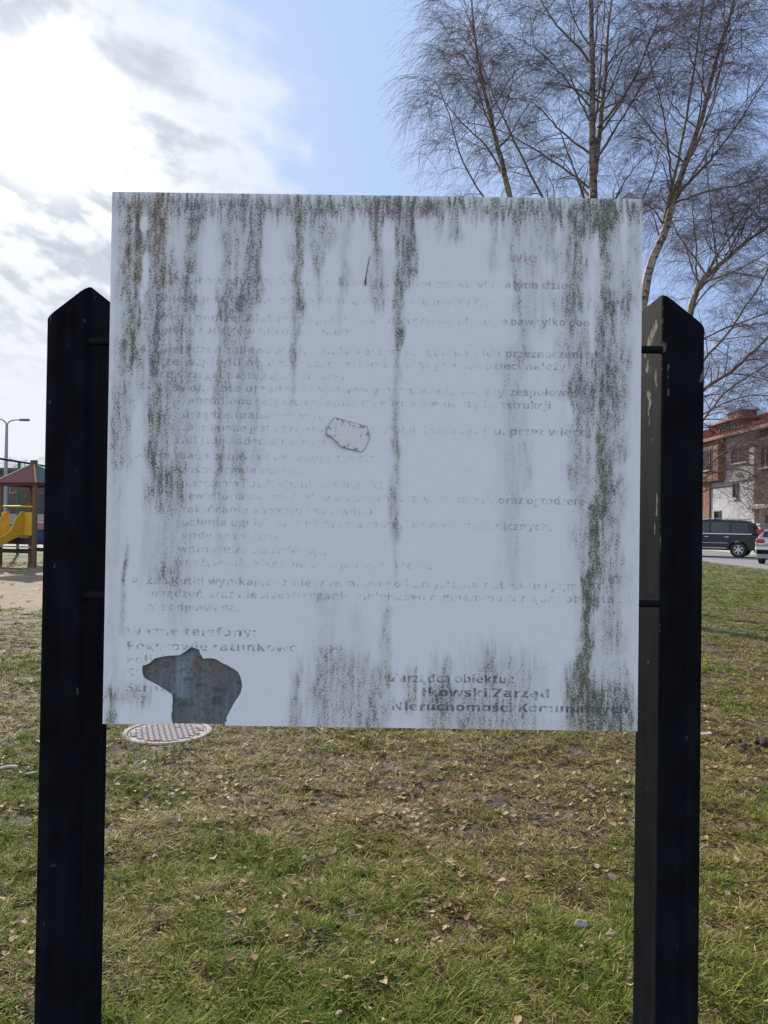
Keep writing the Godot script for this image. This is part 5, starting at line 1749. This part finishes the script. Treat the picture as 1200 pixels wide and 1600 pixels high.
func far_things() -> void:
	rng.seed = 91
	for i in 3:
		sprays.append(spray_mesh(600 + i))
	# one bare far tree, then copies of it
	var proto := thing("bare_tree", "", "tree", Vector3.ZERO)
	var out := []
	var trunk := smooth_path([Vector3(0, 0, 0), Vector3(0.1, 2.5, 0.05), Vector3(-0.1, 5.0, -0.1), Vector3(0.15, 8.5, 0.1)], 4, 0.03)
	var m := MB.new()
	m.tube(trunk, tapered(trunk.size(), 0.2, 0.03), 8)
	obj("trunk", m.commit(), M.limb, proto)
	for k in 20:
		var t := 0.25 + 0.73 * k / 20.0
		var f := t * (trunk.size() - 1)
		var i := mini(int(f), trunk.size() - 2)
		var lc := auto_limb(trunk[i].lerp(trunk[i + 1], f - i), k * 2.4, rng.randf_range(0.3, 0.8), (1.2 + 3.4 * (1.0 - t)) * rng.randf_range(0.8, 1.2))
		limb(proto, Vector3.ZERO, lc, 0.06 * (1.1 - t), 0.008, out, false, 0.2, 2.2, 1.5)
	for i in out.size():
		var tr: Transform3D = out[i]
		out[i] = Transform3D(tr.basis.scaled(Vector3.ONE * 1.9), tr.origin)
	twigs(proto, out)
	sprays.clear()
	var spots := [[-33.5, -66, 0.62, "bare tree farthest left behind the ball court"], [-29.5, -70, 0.66, "bare tree right of the farthest left one behind the ball court"], [-31.0, -62, 0.5, "low bare tree between the street lamp and the ball court"], [-34.6, -74, 0.78, "tall bare tree behind the street lamp"], [-25.0, -64, 0.6, "bare tree seen through the ball court fence"], [-22.5, -75, 0.7, "bare tree far behind the play tower roof"], [-12.0, -80, 0.9, "bare tree far behind the left side of the board"], [-4.0, -78, 0.85, "bare tree far behind the middle of the board"], [6.0, -84, 0.95, "bare tree far behind the birches"], [14.0, -92, 0.8, "bare tree at the far end of the street"]]
	for i in spots.size():
		var s: Array = spots[i]
		var o: Node3D = proto
		if i:
			o = proto.duplicate()
			o.name = "bare_tree_%03d" % i
			add_child(o, true)
		o.position = Vector3(s[0], 0, s[1])
		o.rotation.y = i * 1.7
		o.scale = Vector3.ONE * s[2]
		tag(o, s[3], "tree", "bare trees far behind")
	var b := thing("apartment_block", "dark grey block of flats behind the bare trees at the left", "building", Vector3(-50, 0, -92))
	var wall := mottled(0.10, 0.095, 0.10, 0.9, 4.0, 0.8, 1.15)
	bx(b, "wall", Vector3(-12, 0, -8), Vector3(8.0, 6.9, 0), wall)
	bx(b, "roof", Vector3(-12.4, 6.9, -8.4), Vector3(8.4, 7.3, 0.4), mat(0.06, 0.055, 0.06, 0.8))
	for r in 2:
		for c in 7:
			var w := bx(b, "window", Vector3(-10.5 + c * 2.6, 1.5 + r * 2.8, 0.0), Vector3(-9.2 + c * 2.6, 2.9 + r * 2.8, 0.05), M.white)
			bx(w, "pane", Vector3(-10.38 + c * 2.6, 1.62 + r * 2.8, 0.05), Vector3(-9.32 + c * 2.6, 2.78 + r * 2.8, 0.07), M.glass)
	b = thing("apartment_block", "long low grey building far behind the ball court fence", "building", Vector3(-22, 0, -100))
	bx(b, "wall", Vector3(-22, 0, -8), Vector3(24, 5.2, 0), mottled(0.20, 0.19, 0.19, 0.9, 4.0, 0.8, 1.15))
	bx(b, "roof", Vector3(-22.4, 5.2, -8.4), Vector3(24.4, 5.6, 0.4), mat(0.09, 0.06, 0.055, 0.8))
	for c in 16:
		var w := bx(b, "window", Vector3(-20 + c * 2.7, 1.6, 0.0), Vector3(-18.7 + c * 2.7, 3.2, 0.05), M.white)
		bx(w, "pane", Vector3(-19.88 + c * 2.7, 1.72, 0.05), Vector3(-18.82 + c * 2.7, 3.08, 0.07), M.glass)
	var cw := thing("court_wall", "low pale concrete wall on the far side of the ball court", "wall", Vector3(-25, 0, -58))
	for k in 12:
		bx(cw, "slab", Vector3(-12 + k * 2.0, 0, -0.08), Vector3(-10.02 + k * 2.0, 1.75, 0.08), M.concrete)
	# a dark belt of far-off woods, only seen as a mass
	m = MB.new()
	var twigm := mat(0.075, 0.065, 0.062, 0.9)
	for i in 5200:
		var x := rng.randf_range(-190, 150)
		var h := (5.0 + 3.0 * nz.get_noise_2d(x * 0.05, 3.0) + 1.5 * nz.get_noise_2d(x * 0.4, 8.0)) * rng.randf_range(0.5, 1.0)
		var z := -150.0 - rng.randf() * 14.0
		var p := Vector3(x, 0, z)
		var q := p + Vector3(rng.randf_range(-1.2, 1.2), h, rng.randf_range(-1.2, 1.2))
		m.tube(PackedVector3Array([p, p.lerp(q, 0.5) + Vector3(rng.randf_range(-0.3, 0.3), 0, 0), q]), PackedFloat32Array([0.16, 0.12, 0.03]), 3)
	var wood := obj("far_woods", m.commit(), twigm)
	wood.set_meta("kind", "stuff")
	tag(wood, "brownish belt of bare woods along the horizon", "woods")
